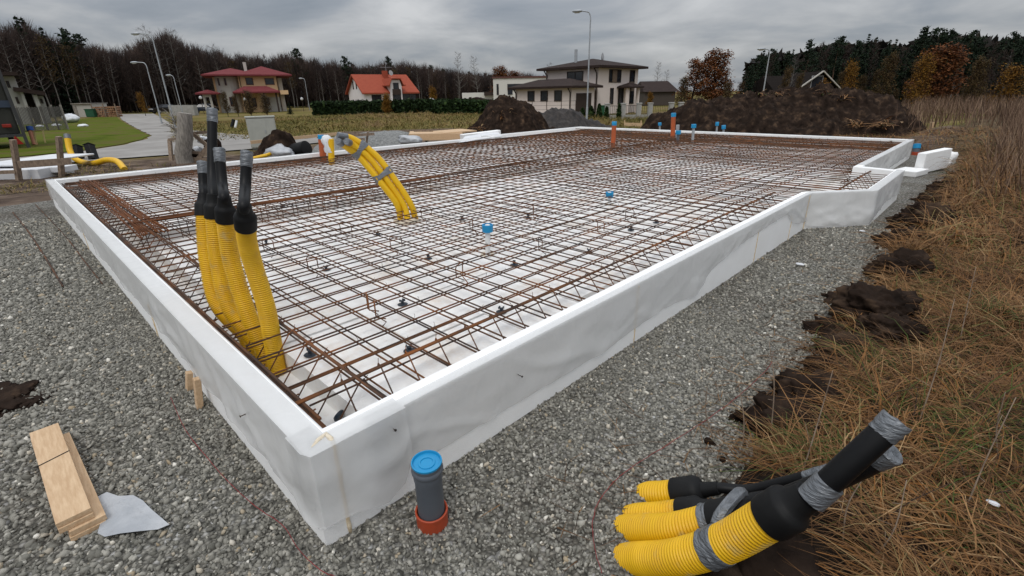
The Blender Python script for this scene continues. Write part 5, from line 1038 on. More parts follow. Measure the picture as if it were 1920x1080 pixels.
for a in (447, 470, 500, 523): box_house(hs, q.x(a)-.13, q.x(a)+.13, -2.6, -2.3, 0, q.z(175), 'brownframe', 'verandah_post')
box_house(hs, q.x(533), q.x(549), -.4, 3, q.z(178), q.z(170), 'cream', 'balcony'); box_house(hs, q.x(533)+.02, q.x(541), .8, 8, 0, q.z(146), 'palegrey')
box_house(hs, q.x(473), q.x(479), 4.6, 5.3, ze+.6, q.z(113), 'palegrey', 'chimney')
win(hs, q.x(478.5), q.z(152.5), 14*q.m, 14*q.m); win(hs, q.x(516.5), q.z(153), 18*q.m, 13*q.m)
for a in (422, 434): win(hs, q.x(a), q.z(153), 4*q.m, 14*q.m, y=2.2-rb*math.sqrt(max(0, 1-((a-438)/23)**2))-.05)
win(hs, q.x(438), q.z(190), 7*q.m, 18*q.m, y=2.2-rb-.05); win(hs, q.x(480), q.z(192), 8*q.m, 18*q.m); win(hs, q.x(505), q.z(191), 9*q.m, 14*q.m, y=-.06)
for a in (531, 461): mb = MB(); mb.tube([(q.x(a), -.15, ze), (q.x(a), -.15, .1)], .06, 6); mb.build('downpipe', 'brownframe', hs)
# white house with orange tiled gable roof
P = far(685, 193, 92); P[2] = GZ; q = Fr(P, 685); th_ = rad(20); hs = thing('house', P, 'white house with an orange tiled gable roof and a dormer behind the hedge', 'house', rz=HEAD+th_*0+rad(0))
hs.rotation_euler = (0, 0, HEAD+rad(15+19)); Lh = 98*q.m/math.cos(rad(18)); Dh = 32*q.m/math.sin(rad(18))*.93; ze, zr = q.z(173), q.z(140)
mb = MB(); mb.add([(0, 0, 0), (Lh, 0, 0), (Lh, Dh, 0), (0, Dh, 0), (0, 0, ze), (Lh, 0, ze), (Lh, Dh, ze), (0, Dh, ze), (0, Dh/2, zr), (Lh, Dh/2, zr)], [(0, 1, 5, 4), (2, 3, 7, 6), (3, 0, 4, 8, 7), (1, 2, 6, 9, 5)]); mb.build('wall', 'whitewall', hs)
ov = .5; sl = (zr-ze)/(Dh/2); mb = MB()
for s in (0, 1):
    ya, yb = (-ov, Dh/2) if s == 0 else (Dh+ov, Dh/2); za = ze-ov*sl
    V = [(-ov, ya, za), (Lh+ov, ya, za), (Lh+ov*.6, yb, zr), (-ov, yb, zr)]; V += [(x, y, z+.22) for x, y, z in V]
    mb.add(V, [(0, 1, 2, 3), (4, 5, 6, 7), (0, 1, 5, 4), (1, 2, 6, 5), (2, 3, 7, 6), (3, 0, 4, 7)])
rf = mb.build('roof', 'orangeroof', hs)
mb = MB(); mb.box((Lh*.57, Dh*.42, zr+.1), (.8, .8, 1.4)); mb.build('chimney', 'orangeroof', rf)
mb = MB(); mb.lathe([(.01, 0), (.28, .04), (.42, .14), (.44, .16)], (Lh*.66, Dh*.36, zr+.4), (.3, -1, .2), 16); mb.build('satellite_dish', 'whiteframe', rf, smooth=True)
mb = MB(); mb.tube([(Lh*.63, Dh*.5, zr), (Lh*.63, Dh*.5, zr+2.6)], .03, 5); mb.tube([(Lh*.63-1.1, Dh*.5, zr+1.4), (Lh*.63+1.1, Dh*.5, zr+1.4)], .02, 4); mb.build('aerial', 'steel', rf)
dx0, dx1 = Lh*.44, Lh*.71; zd = q.z(161); zt = q.z(150); xm = (dx0+dx1)/2
mb = MB(); mb.add([(dx0+.25, -.9, 0), (dx1-.25, -.9, 0), (dx1-.25, -.9, zd), (xm+.75, -.9, zt), (xm-.75, -.9, zt), (dx0+.25, -.9, zd)]+[(x, Dh*.42, z) for x, z in ((dx0+.25, 0), (dx1-.25, 0), (dx1-.25, zd), (xm+.75, zt), (xm-.75, zt), (dx0+.25, zd))], [(0, 1, 2, 3, 4, 5), (0, 6, 11, 5), (1, 7, 8, 2)]); mb.build('dormer_wall', 'whitewall', hs)
mb = MB(); pr = [(dx0-.35, zd-.15), (dx0+.0, zd-.10), (xm-.8, zt), (xm, zt+.05), (xm+.8, zt), (dx1-.0, zd-.10), (dx1+.35, zd-.15)]; n = len(pr); V = [(x, -1.35, z+.06) for x, z in pr]+[(x, Dh*.45, z+.06) for x, z in pr]+[(x, -1.35, z+.26) for x, z in pr]+[(x, Dh*.45, z+.28) for x, z in pr]
F = [(i, i+1, n+i+1, n+i) for i in range(n-1)]+[(2*n+i, 2*n+i+1, 3*n+i+1, 3*n+i) for i in range(n-1)]+[(i, i+1, 2*n+i+1, 2*n+i) for i in range(n-1)]+[(0, n, 3*n, 2*n), (n-1, 2*n-1, 4*n-1, 3*n-1)]; mb.add(V, F)
V2 = [(xm-.8, -1.33, zt+.24), (xm+.8, -1.33, zt+.24), (xm, Dh*.3, zr-.1)]; mb.add(V2+[(x, y, z-.1) for x, y, z in V2], [(0, 1, 2), (3, 4, 5), (0, 1, 4, 3), (1, 2, 5, 4), (2, 0, 3, 5)]); mb.build('dormer_roof', 'orangeroof', hs)
win(hs, xm, q.z(167), 1.0, 1.9, y=-.9, frame=MT['brownframe']); win(hs, xm, q.z(186)-.2, 1.5, 1.9, y=-.9, frame=MT['brownframe']); win(hs, Lh*.22, q.z(187)-.1, 1.7, 1.7, frame=MT['brownframe']); win(hs, Lh*.86, q.z(187), 2.6, 1.7, frame=MT['brownframe'])
mb = MB(); mb.box((xm, -1.05, q.z(173)), (1.5, .06, .9)); mb.v = mb.v; mb.build('balcony_rail', 'brownframe', hs)
for yy, zz, ww, hh in ((Dh*.42, ze+1.2, .5, 1.3), (Dh*.62, ze+1.2, .5, 1.3), (Dh*.25, ze*.35, .7, 1.2), (Dh*.55, ze*.42, .35, .9), (Dh*.72, ze*.42, .35, .9)): win(hs, yy, zz, ww, hh, y=0, face='-x', frame=MT['brownframe'])
# house with dark brown hipped roofs: two blocks seen over their corners
def corner_house(P, rz): return thing('house', P, 'large pale two storey house with dark brown hipped roofs behind the street lamp', 'house', rz=rz)
P = far(1119, 207, 54); P[2] = GZ; q = Fr(P, 1119); TH_ = rad(43); hs = corner_house(P, HEAD+TH_); m_ = q.m
sx, sy = 96*m_/math.cos(TH_)*.97, 86*m_/math.sin(TH_)*1.04          # along the right face (x) and the left face (y)
ze, zr = q.z(127), q.z(108)
box_house(hs, 0, sx, 0, sy, 0, ze, 'pinkwall'); hip(hs, 0, sx, 0, sy, ze, (zr-ze)*1.22, 'brownroof', .75, ridge=.6)
win(hs, sx*.40, q.z(142), 2.1, 1.25, frame=MT['brownframe']); mb = MB(); mb.box((sx*.40-.15, -.07, q.z(142)), (.75, .05, 1.15)); mb.build('shutter', pmat('tan_shutter', (.20, .14, .10)), hs)
win(hs, sx*.84, q.z(145), .95, 1.5, frame=MT['brownframe']); win(hs, sx*.34, q.z(181), .6, 1.6, frame=MT['brownframe']); win(hs, sx*.57, q.z(180), 1.0, 1.8, frame=MT['brownframe']); win(hs, sx*.86, q.z(181), .8, 1.7, frame=MT['brownframe'])
win(hs, sy*.42, q.z(141), 2.2, .95, y=0, face='-x', frame=MT['brownframe'])
hip(hs, sx*.50, sx*.82, -1.3, -.1, q.z(166), q.z(155)-q.z(166), 'brownroof', .25, ridge=.5, nm='porch_roof', th=.15)
for a in (.53, .80): box_house(hs, sx*a-.14, sx*a+.14, -1.2, -.92, 0, q.z(166), 'pinkwall', 'porch_column')
box_house(hs, sx*.84-.5, sx*.84+.5, -.03, -.002, q.z(172), q.z(153), pmat('stone_panel', (.16, .12, .09)), 'stone_panel')
for (x, y) in ((-.08, .15), (-.08, sy-.2)): mb = MB(); mb.tube([(x-.5, y, ze+.05), (x, y, ze-.5), (x, y, .1)], .07, 6); mb.build('downpipe', 'brownframe', hs)
mb = MB(); mb.tube([(sx*.25, sy*.62, zr-.4), (sx*.25, sy*.62, zr+1.1)], .16, 8); mb.build('chimney', 'steel', hs); mb = MB(); mb.lathe([(.01, 0), (.3, .05), (.42, .16)], (sx*.62, sy*.42, zr+.35), (.4, -1, .2), 14); mb.tube([(sx*.62, sy*.42, zr-.6), (sx*.62, sy*.42, zr+.4)], .04, 5); mb.build('satellite_dish', 'whiteframe', hs)
# its garage wing, in the frame of the same house
PG = far(1071, 209, 50.5); PG[2] = GZ; dloc = PG-P; ca, sa = math.cos(HEAD+TH_), math.sin(HEAD+TH_); gx, gy = dloc[0]*ca+dloc[1]*sa, -dloc[0]*sa+dloc[1]*ca
qg = Fr(PG, 1071); gsx = 49*qg.m/math.cos(TH_); gsy = 97*qg.m/math.sin(TH_)*1.06; zg, zgr = qg.z(165), qg.z(148)
box_house(hs, gx, gx+gsx, gy, gy+gsy, 0, zg, 'pinkwall'); hip(hs, gx, gx+gsx, gy, gy+gsy, zg, (zgr-zg)*1.15, 'brownroof', .6, th=.2)
gd = MB(); gd.box((gx+gsx*.52, gy-.03, qg.z(175)*.5), (gsx*.66, .08, qg.z(175))); gd.build('garage_door', 'brownframe', hs)
for t_ in (.22, .46, .70): win(hs, gy+gsy*t_, qg.z(179.5), 1.0, 1.0, y=gx, face='-x', frame=MT['brownframe'])
for y in (.12, gsy-.15): mb = MB(); mb.tube([(gx-.45, gy+y, zg+.05), (gx-.08, gy+y, zg-.4), (gx-.08, gy+y, .1)], .07, 6); mb.build('downpipe', 'brownframe', hs)
# flat roofed white house behind it
P = far(980, 200, 78); P[2] = GZ; q = Fr(P, 980); hs = thing('house', P, 'flat roofed pale modern house with a black window band', 'house', rz=HEAD)
MT['modern'] = pmat('pale_render', (.62, .60, .55), (.67, .65, .60), scale=.5)
box_house(hs, q.x(926), q.x(1045), 0, 9, 0, q.z(145), 'modern'); mb = MB(); mb.box((q.x(985), 4.5, q.z(144.5)), (122*q.m, 9.3, .22)); mb.build('roof_edge', pmat('red_brown_coping', (.12, .05, .04)), hs)
mb = MB(); mb.box((q.x(972.5), -.02, q.z(163)), (41*q.m, .1, 11*q.m)); w_ = mb.build('window', 'brownframe', hs); mb = MB(); mb.box((q.x(972.5), -.075, q.z(163)), (39*q.m, .02, 9.5*q.m)); mb.build('pane', 'glass', w_)
mb = MB(); mb.box((q.x(957), -.02, q.z(172.6)), (9*q.m, .1, 8*q.m)); mb.build('window', 'glass', hs); win(hs, q.x(934), q.z(167), 4*q.m, 19*q.m, frame=MT['brownframe'])
box_house(hs, q.x(866), q.x(925.5), 1.5, 7, 0, q.z(172), 'modern'); box_house(hs, q.x(908), q.x(925), .9, 1.4, q.z(178), q.z(171), 'brownframe', 'canopy')
P2 = far(893, 200, 70); P2[2] = GZ; q2 = Fr(P2, 893); o = thing('shed', P2, 'small brown shed with a dark gable roof behind the hedge', 'shed', rz=HEAD); zs, zr_ = q2.z(187), q2.z(182)
box_house(o, q2.x(870), q2.x(914), 0, 3, 0, zs, pmat('red_brown_boards', (.10, .045, .03))); mb = MB(); V = [(q2.x(866), -.3, zs-.05), (q2.x(893), -.3, zr_), (q2.x(919), -.3, zs-.05), (q2.x(866), 3.3, zs-.05), (q2.x(893), 3.3, zr_), (q2.x(919), 3.3, zs-.05)]; mb.add(V, [(0, 1, 4, 3), (1, 2, 5, 4), (0, 2, 1), (3, 4, 5), (0, 3, 5, 2)]); mb.build('roof', 'brownroof', o)
# dark barn, cottage in the trees, house at the left edge
P = far(1237, 200, 85); P[2] = GZ; q = Fr(P, 1237); o = thing('barn', P, 'dark roofed barn between the brown roofed house and the orange trees', 'barn', rz=HEAD); zs, zr_ = q.z(172), q.z(151)
box_house(o, q.x(1207), q.x(1264), 0, 8, 0, zs, pmat('dark_barn_boards', (.07, .055, .045))); V = [(q.x(1204), -.4, zs), (q.x(1270), -.4, zs), (q.x(1262), 4, zr_), (q.x(1208), 4, zr_), (q.x(1204), 8.4, zs), (q.x(1270), 8.4, zs)]; mb = MB(); mb.add(V, [(0, 1, 2, 3), (3, 2, 5, 4), (0, 3, 4), (1, 5, 2), (0, 4, 5, 1)]); mb.build('roof', 'brownroof', o)
MT['cottageroof'] = pmat('dark_brown_cottage_roof', (.010, .008, .007), (.018, .014, .012), rough=.95, spec=.05)  # darker brown than the other roofs, so the cottage merges with the trees
P = far(1500, 200, 62); P[2] = GZ; q = Fr(P, 1500); o = thing('cottage', P, 'dark cottage with a white edged gable half hidden in the right trees', 'cottage', rz=HEAD); zs, zr_ = q.z(160), q.z(134)
mb = MB(); xa, xm, xb = q.x(1494), q.x(1527), q.x(1556); mb.add([(xa, 0, 0), (xb, 0, 0), (xb, 0, zs-.2), (xm, 0, zr_-.2), (xa, 0, zs-.2), (xa, 7, 0), (xb, 7, 0), (xb, 7, zs-.2), (xm, 7, zr_-.2), (xa, 7, zs-.2)], [(0, 1, 2, 3, 4), (5, 6, 7, 8, 9), (0, 5, 9, 4), (1, 6, 7, 2)]); mb.build('wall', pmat('brown_boards', (.09, .06, .045)), o)
mb = MB(); mb.beam((xa-.5, -.35, zs-.4), (xm, -.35, zr_), (.10), .17, up=(0, 1, 0)); mb.beam((xm, -.35, zr_), (xb+.5, -.35, zs-.4), (.10), .17, up=(0, 1, 0)); mb.build('bargeboard', 'palegrey', o)
mb = MB(); V = [(xa-.5, -.3, zs-.4), (xm, -.3, zr_), (xb+.5, -.3, zs-.4), (xa-.5, 7.3, zs-.4), (xm, 7.3, zr_), (xb+.5, 7.3, zs-.4)]; mb.add(V+[(x, y, z-.14) for x, y, z in V], [(0, 1, 4, 3), (1, 2, 5, 4), (6, 7, 10, 9), (7, 8, 11, 10), (0, 3, 9, 6), (2, 5, 11, 8)]); mb.build('roof', 'cottageroof', o)
V = [(q.x(1444), -1, q.z(176)), (q.x(1500), -1, q.z(176)), (q.x(1500), 3, q.z(140)), (q.x(1446), 3, q.z(140)), (q.x(1444), 7, q.z(176)), (q.x(1500), 7, q.z(176))]; mb = MB(); mb.add(V, [(0, 1, 2, 3), (3, 2, 5, 4), (0, 3, 4), (1, 5, 2), (0, 4, 5, 1)]); mb.build('wing_roof', 'cottageroof', o); box_house(o, q.x(1446), q.x(1494)-.01, -.6, 6.5, 0, q.z(176), MT['brownframe'], 'wing_wall'); win(o, q.x(1522), q.z(155), 1.2, 1.3, frame=MT['whiteframe'])
P = far(52, 208, 74); P[2] = GZ; q = Fr(P, 52); o = thing('house', P, 'pale house with a dark flat roof and carport behind the trailer at the left edge', 'house', rz=HEAD+rad(43)); q.m *= .72; MT['leftwall'] = pmat('greyish_render', (.34, .33, .30), (.40, .385, .355), scale=.6)
box_house(o, q.x(-40), q.x(50), 0, 8, 0, q.z(143), 'leftwall'); mb = MB(); mb.box((q.x(5), 3.6, q.z(139)), (108*q.m, 9.6, .35)); mb.build('roof', 'brownroof', o)
box_house(o, q.x(50), q.x(56), -.8, -.3, 0, q.z(168), 'leftwall', 'carport_post'); box_house(o, q.x(72), q.x(80), -.8, 3, 0, q.z(178), 'leftwall'); box_house(o, q.x(80)+.01, q.x(92), 1, 4, 0, q.z(180), 'leftwall'); mb = MB(); mb.beam((q.x(40), 2, q.z(167)), (q.x(97), 2, q.z(176)), 6.5, .4); mb.build('carport_roof', 'brownroof', o)
win(o, q.x(34), q.z(158), 6*q.m, 16*q.m, frame=MT['brownframe']); win(o, q.x(40), q.z(188), 5*q.m, 16*q.m, frame=MT['brownframe']); win(o, q.x(86), q.z(190), 5*q.m, 12*q.m, y=1, frame=MT['brownframe']); box_house(o, q.x(57), q.x(71), 1.5, 5, 0, q.z(176), MT['brownframe'], 'garage_recess')

# ------------------------------------------------------------------ fences, hedges, walls
P = far(85, 236, 56); P[2] = GZ; q = Fr(P, 85); o = thing('fence', P, 'dark grey slatted fence in front of the left house', 'fence', rz=HEAD+rad(40)); q.m *= .75; hz = q.z(198); mdk = pmat('dark_weathered_fence', (.075, .07, .064), (.12, .11, .10), scale=2, stretch=(3, 3, 1))
for k in range(34):
    x = q.x(44)+k*(82*q.m/34); mb = MB(); mb.box((x, 0, hz*.48+random.uniform(-.05, .05)), (82*q.m/34-.03, .04, hz*.94)); mb.build('board', mdk, o)
for x in (44, 64, 88, 108, 126): mb = MB(); mb.box((q.x(x), .10, hz*.5), (.14, .14, hz+.08)); mb.build('post', 'greywood', o)
P = far(1215, 215, 45); P[2] = GZ; q = Fr(P, 1215); o = thing('fence', P, 'garden fence of pale stone pillars and dark railings in front of the brown roofed house', 'fence', rz=HEAD); hz = q.z(192); MT['pillar'] = pmat('pale_stone_pillar', (.27, .265, .245), (.36, .35, .33), scale=3, bump=.5)
for x in (1138, 1168, 1197, 1218, 1257, 1275, 1290, 1311, 1327, 1343, 1358):
    mb = MB(); ww = 8*q.m; mb.box((q.x(x), 0, hz*.46), (ww, ww, hz*.92)); mb.box((q.x(x), 0, hz*.95), (ww*1.2, ww*1.2, .09), bev=.02); mb.build('pillar', 'pillar', o)
xs_ = (1138, 1168, 1197, 1218, 1257, 1275, 1290, 1311, 1327, 1343, 1358)
for a, b in zip(xs_[:-1], xs_[1:]):
    mb = MB(); xa, xb = q.x(a)+.22, q.x(b)-.22; mb.box(((xa+xb)/2, 0, .16), (xb-xa, .24, .32)); mb.build('plinth', 'pillar', o)
    mb = MB(); [mb.box(((xa+xb)/2, 0, hz*z), (xb-xa, .035, .04)) for z in (.3, .82)]; k = int((xb-xa)/.14)
    for j in range(k): mb.tube([(xa+(j+.5)*(xb-xa)/k, 0, .34), (xa+(j+.5)*(xb-xa)/k, 0, hz*.84)], .012, 4)
    mb.build('railing', 'brownframe', o)
P = far(1040, 214, 47); P[2] = GZ; q = Fr(P, 1040); o = thing('fence', P, 'thin dark wire fence along the pale garage', 'fence', rz=HEAD)
for x in range(998, 1080, 27): mb = MB(); mb.box((q.x(x), 0, .75), (.06, .06, 1.5)); mb.build('post', 'brownframe', o)
mb = MB(); [mb.box((q.x(1038), 0, z), (80*q.m, .02, .02)) for z in (.4, .75, 1.1, 1.45)]; mb.build('wires', 'brownframe', o)
P = far(1132, 214, 46.5); P[2] = GZ; o = thing('bin', P, 'green wheeled bin in front of the brown garage door', 'bin', rz=HEAD); mb = MB(); mb.box((0, 0, .5), (.62, .6, .95), bev=.04); mb.build('body', pmat('garden_green_bin', (.012, .075, .03), (.016, .09, .036)), o); mb = MB(); mb.box((0, 0, 1.02), (.68, .68, .09), bev=.03); mb.build('lid', pmat('garden_bin_lid', (.014, .08, .033)), o)
P = far(345, 210, 88); P[2] = GZ; q = Fr(P, 345); o = thing('garden_wall', P, 'pale low wall with a thick pillar beside the left street lamps', 'wall', rz=HEAD); hz = q.z(197); box_house(o, q.x(318), q.x(354), 0, .3, 0, hz, 'pillar', 'wall_panel'); box_house(o, q.x(354)+.01, q.x(367), -.3, .6, 0, hz*.98, 'pillar', 'pillar')

# ------------------------------------------------------------------ cars
def car(label, P, rz, paint, L=4.4, Hc=1.45):
    o = thing('parked_car', P, label, 'car', rz=rz); pr = [(-L/2, .35), (-L/2, .75), (-L/2+.15, .86), (-L*.20, .95), (-L*.08, 1.38), (L*.10, Hc), (L*.26, 1.38), (L*.40, .98), (L/2-.1, .90), (L/2, .70), (L/2, .35)]
    V = []; F = []; ws = [.80, .86, .86, .86, .62, .60, .62, .84, .86, .86, .80]; n = len(pr)
    for s in (-1, 1): V += [(x, s*w_, z) for (x, z), w_ in zip(pr, ws)]
    F = [tuple(range(n)), tuple(range(2*n-1, n-1, -1))]+[(i, (i+1) % n, n+(i+1) % n, n+i) for i in range(n)]; mb = MB(); mb.add(V, F); mb.build('body', paint, o)
    for s in (-1, 1):
        mb = MB(); q = [(-L*.17, .97, .845), (L*.36, 1.0, .83), (L*.25, 1.32, .66), (L*.10, 1.38, .64), (-L*.07, 1.33, .66)]; mb.add([(x, s*(w_+.012), z) for x, z, w_ in q]+[(x, s*(w_-.02), z) for x, z, w_ in q], [(0, 1, 2, 3, 4), (9, 8, 7, 6, 5)]+[(i, (i+1) % 5, 5+(i+1) % 5, 5+i) for i in range(5)]); mb.build('side_window', 'glass', o)
        for x in (-L*.31, L*.30):
            mb = MB(); mb.lathe([(.20, -.1), (.32, -.09), (.32, .09), (.20, .1)], (x, s*.78, .32), (0, 1, 0), 16); wl = mb.build('wheel', 'tyre', o, smooth=True); mb = MB(); mb.lathe([(.19, -.112), (.19, .112)], (x, s*.78, .32), (0, 1, 0), 12); mb.build('rim', 'steel', wl)
    mb = MB(); mb.box((-L/2-.005, 0, .72), (.03, 1.3, .12)); mb.build('lights', 'lampglass', o)
P = far(310, 211, 108); P[2] = GZ; car('dark car standing where the pale road meets the forest', P, HEAD+1.1, MT['blackcar'])
P = far(382, 206, 100); P[2] = GZ; car('dark blue car parked beside the cream house', P, HEAD+.15, MT['bluecar'])
P = far(803, 198, 78); P[2] = GZ; car('white car whose roof shows above the hedge right of the orange roofed house', P, HEAD, MT['whitecar'], 4.6, 1.75)
for a, b, d, lb in ((381, 186, 92, 'left of the cream house'), (463, 189, 88, 'in front of the cream house'), (569, 188, 92, 'right of the cream house')):
    P = far(a, 205, d); P[2] = GZ; o = thing('garden_lamp', P, 'small white globe garden lamp '+lb, 'garden lamp', 'globe lamps by the cream house'); z = lift(P, b)-GZ; mb = MB(); mb.tube([(0, 0, 0), (0, 0, z)], .04, 6); mb.build('pole', 'brownframe', o); mb = MB(); mb.lathe([(.02, -.02), (.18, .06), (.24, .22), (.18, .38), (.01, .46)], (0, 0, z), n=12); mb.build('globe', 'lampglass', o, smooth=True)

# ------------------------------------------------------------------ trees
def cards(C, S, up=.0, elong=1.5):
    n = len(C); d = RNG.normal(size=(n, 3)); d[:, 2] += up; d /= np.linalg.norm(d, axis=1)[:, None]; e = RNG.normal(size=(n, 3)); e -= d*(e*d).sum(1)[:, None]; e /= np.linalg.norm(e, axis=1)[:, None]
    S = np.asarray(S)[:, None]; V = np.stack([C-d*S*elong*.5, C+e*S*.5, C+d*S*elong*.5, C-e*S*.5], 1).reshape(-1, 3); F = (np.arange(n)*4)[:, None]+np.arange(4)[None]; return V, F
def twigs_v(A, B, wd):
    n = len(A); d = B-A; e = np.cross(d, RNG.normal(size=(n, 3))); e /= np.linalg.norm(e, axis=1)[:, None]+1e-9; e2 = np.cross(d, e); e2 /= np.linalg.norm(e2, axis=1)[:, None]+1e-9; wd = np.asarray(wd)[:, None]
    V = np.stack([A+e*wd, A-e*wd*.5+e2*wd*.8, A-e*wd*.5-e2*wd*.8, B], 1).reshape(-1, 3); b = (np.arange(n)*4)[:, None]; F = np.concatenate([b+[0, 1, 3], b+[1, 2, 3], b+[2, 0, 3]]); return V, F
def branching(h, r, crown0, spread, nb, n_tw, lean=.02, upw=.6, tw=.9):
    """trunk mesh plus a list of twigs carried by tapering limbs"""
    mb = MB(); top = np.array((RNG.normal(0, lean*h), RNG.normal(0, lean*h), h)); ctrl = [np.zeros(3), np.array((RNG.normal(0, .12), RNG.normal(0, .12), h*.3)), top*.66+RNG.normal(0, .12, 3), top]; T = spline(ctrl, 14); mb.tube(T, np.linspace(r, r*.15, 14), 7); A = []; B = []; tips = []
    for k in range(nb):
        t = crown0+(1-crown0)*(k+random.random())/nb; i = min(12, int(t*13)); p = T[i]+(T[i+1]-T[i])*(t*13-i); a = k*2.4+random.uniform(-.5, .5); L = spread*h*(1.15-.75*(t-crown0)/(1-crown0+1e-6))*random.uniform(.7, 1.1); u = upw*random.uniform(.7, 1.5)
        d = np.array((math.cos(a), math.sin(a), u)); d /= np.linalg.norm(d); e = p+d*L; m_ = p+d*L*.5+np.array((0, 0, -.06*L)); Q = spline([p, m_, e], 6); rb = r*(1-t)*.42+.02; mb.tube(Q, np.linspace(rb, rb*.25, 6), 5)
        for j in range(n_tw):
            s = random.uniform(.2, 1.); q = Q[min(5, int(s*5))]+RNG.normal(0, .05, 3); dd = d*.7+RNG.normal(0, .55, 3)+(0, 0, .25); dd /= np.linalg.norm(dd); l_ = tw*random.uniform(.5, 1.3)*(1.2-.5*s); A.append(q); B.append(q+dd*l_); tips.append(q+dd*l_*random.random())
            for z in range(2):
                q2 = q+dd*l_*random.uniform(.3, .9); d3 = dd+RNG.normal(0, .6, 3); A.append(q2); B.append(q2+d3/np.linalg.norm(d3)*l_*.55)
    return mb, np.array(A), np.array(B), np.array(tips), T
MT['barkbirch'] = pmat('pale_birch_bark', (.10, .092, .082), (.21, .195, .175), scale=2.5, stretch=(1, 1, 3), rough=.9, c3=(.06, .05, .045)); MT['barkdark'] = pmat('dark_bark', (.022, .017, .014), (.045, .034, .027), scale=3, rough=.95); MT['barkpine'] = pmat('reddish_pine_bark', (.06, .036, .024), (.11, .06, .036), scale=3, rough=.95)
MT['twigred'] = amat('reddish_brown_twigs', [(0., (.014, .009, .008)), (.6, (.036, .022, .017)), (1., (.070, .046, .034))]); MT['twigpale'] = amat('pale_twigs', [(0., (.055, .045, .04)), (1., (.13, .11, .10))])
MT['spruce'] = amat('spruce_needles', [(0., (.005, .010, .006)), (.55, (.011, .022, .010)), (1., (.024, .040, .014))]); MT['pine'] = amat('pine_needles', [(0., (.008, .015, .009)), (.6, (.018, .030, .015)), (1., (.034, .050, .020))])
MT['oak'] = amat('orange_oak_leaves', [(0., (.060, .019, .007)), (.5, (.125, .042, .013)), (.85, (.175, .070, .020)), (1., (.09, .07, .022))]); MT['yellowleaf'] = amat('yellow_autumn_leaves', [(0., (.085, .038, .007)), (.6, (.175, .082, .010)), (1., (.23, .13, .017))]); MT['dullleaf'] = amat('dull_brown_leaves', [(0., (.035, .024, .011)), (.6, (.075, .046, .017)), (1., (.10, .075, .022))])
def tree_root(label): return thing('tree', (0, 0, -50), label, 'tree')
def proto_bare(label, h, r, c0, sp, nb, nt_, bark, tw_m, name='bare_tree', twl=.9, tww=.016, leaf=None, nleaf=0):
    mb, A, B, tips, T = branching(h, r, c0, sp, nb, nt_, tw=twl); o = tree_root(label); o.name = name; mb.build('trunk', bark, o, smooth=True); V, F = twigs_v(A, B, RNG.uniform(.6, 1.2, len(A))*tww)
    npmesh('crown', V, F, tw_m, o, rnd=np.repeat(RNG.random(len(A)), 4))
    if leaf:
        k = RNG.integers(0, len(tips), nleaf); C = tips[k]+RNG.normal(0, .28, (nleaf, 3)); V, F = cards(C, RNG.uniform(.10, .24, nleaf)); hue = np.array([fbm(a, b+c_*.7, .55, 3) for a, b, c_ in C]); npmesh('foliage', V, F, leaf, o, rnd=np.repeat(np.clip(.5+.6*hue+RNG.normal(0, .16, nleaf), 0, 1), 4))
    return o
def proto_spruce(label, h, n_l=34, w_=.19):
    o = tree_root(label); o.name = 'spruce'; mb = MB(); mb.tube([(0, 0, -.2), (0, 0, h*.5), (0, 0, h)], [.17, .10, .02], 7); mb.build('trunk', 'barkdark', o, smooth=True); C = []; S = []
    for k in range(n_l):
        t = .06+.94*k/n_l; z = h*t; R = h*w_*(1-t)**.85*random.uniform(.75, 1.12)+.12; nb = max(4, int(9*(1-t))+4)
        for j in range(nb):
            a = random.uniform(0, 6.28); L = R*random.uniform(.65, 1.1); m = max(3, int(L*8))
            for i in range(m): s = (i+random.random())/m; C.append((math.cos(a)*L*s+random.gauss(0, .07), math.sin(a)*L*s+random.gauss(0, .07), z-.30*L*s+.10*L*s*s*2+random.gauss(0, .06))); S.append(random.uniform(.2, .42)*(1.1-.4*s))
    C, S = np.array(C), np.array(S); V, F = cards(C, S, -.3, 1.6); npmesh('crown', V, F, 'spruce', o, rnd=np.repeat(np.clip(RNG.normal(.45, .22, len(C)), 0, 1), 4)); return o
def proto_pine(label, h, seed=0):
    o = tree_root(label); o.name = 'pine'; mb, A, B, tips, T = branching(h, .19, .52, .17, 16, 5, .012, .35, .8); mb.build('trunk', 'barkpine', o, smooth=True); C = []; S = []
    for t in tips:
        for j in range(16): C.append(t+RNG.normal(0, .30, 3)*(1, 1, .6)); S.append(random.uniform(.16, .36))
    C = np.array(C); V, F = cards(C, np.array(S), .3, 1.7); npmesh('crown', V, F, 'pine', o, rnd=np.repeat(np.clip(RNG.normal(.45, .22, len(C)), 0, 1), 4)); return o
B1 = proto_bare('x', 15, .15, .36, .16, 28, 18, MT['barkbirch'], MT['twigred'], tww=.020); B2 = proto_bare('x', 15, .17, .22, .19, 36, 20, MT['barkdark'], MT['twigred'], tww=.024); B3 = proto_bare('x', 14, .12, .45, .14, 22, 13, MT['barkbirch'], MT['twigred'], leaf=MT['dullleaf'], nleaf=900); B4 = proto_bare('x', 15, .13, .33, .20, 26, 16, MT['barkbirch'], MT['twigpale'], tww=.014)
S1, S2, P1, P2_ = proto_spruce('x', 15), proto_spruce('x', 13, 28, .24), proto_pine('x', 16), proto_pine('x', 15)
U1 = proto_bare('x', 7, .08, .08, .26, 30, 16, MT['barkdark'], MT['twigred'], 'undergrowth_tree', 1.1, .016, MT['dullleaf'], 1500)
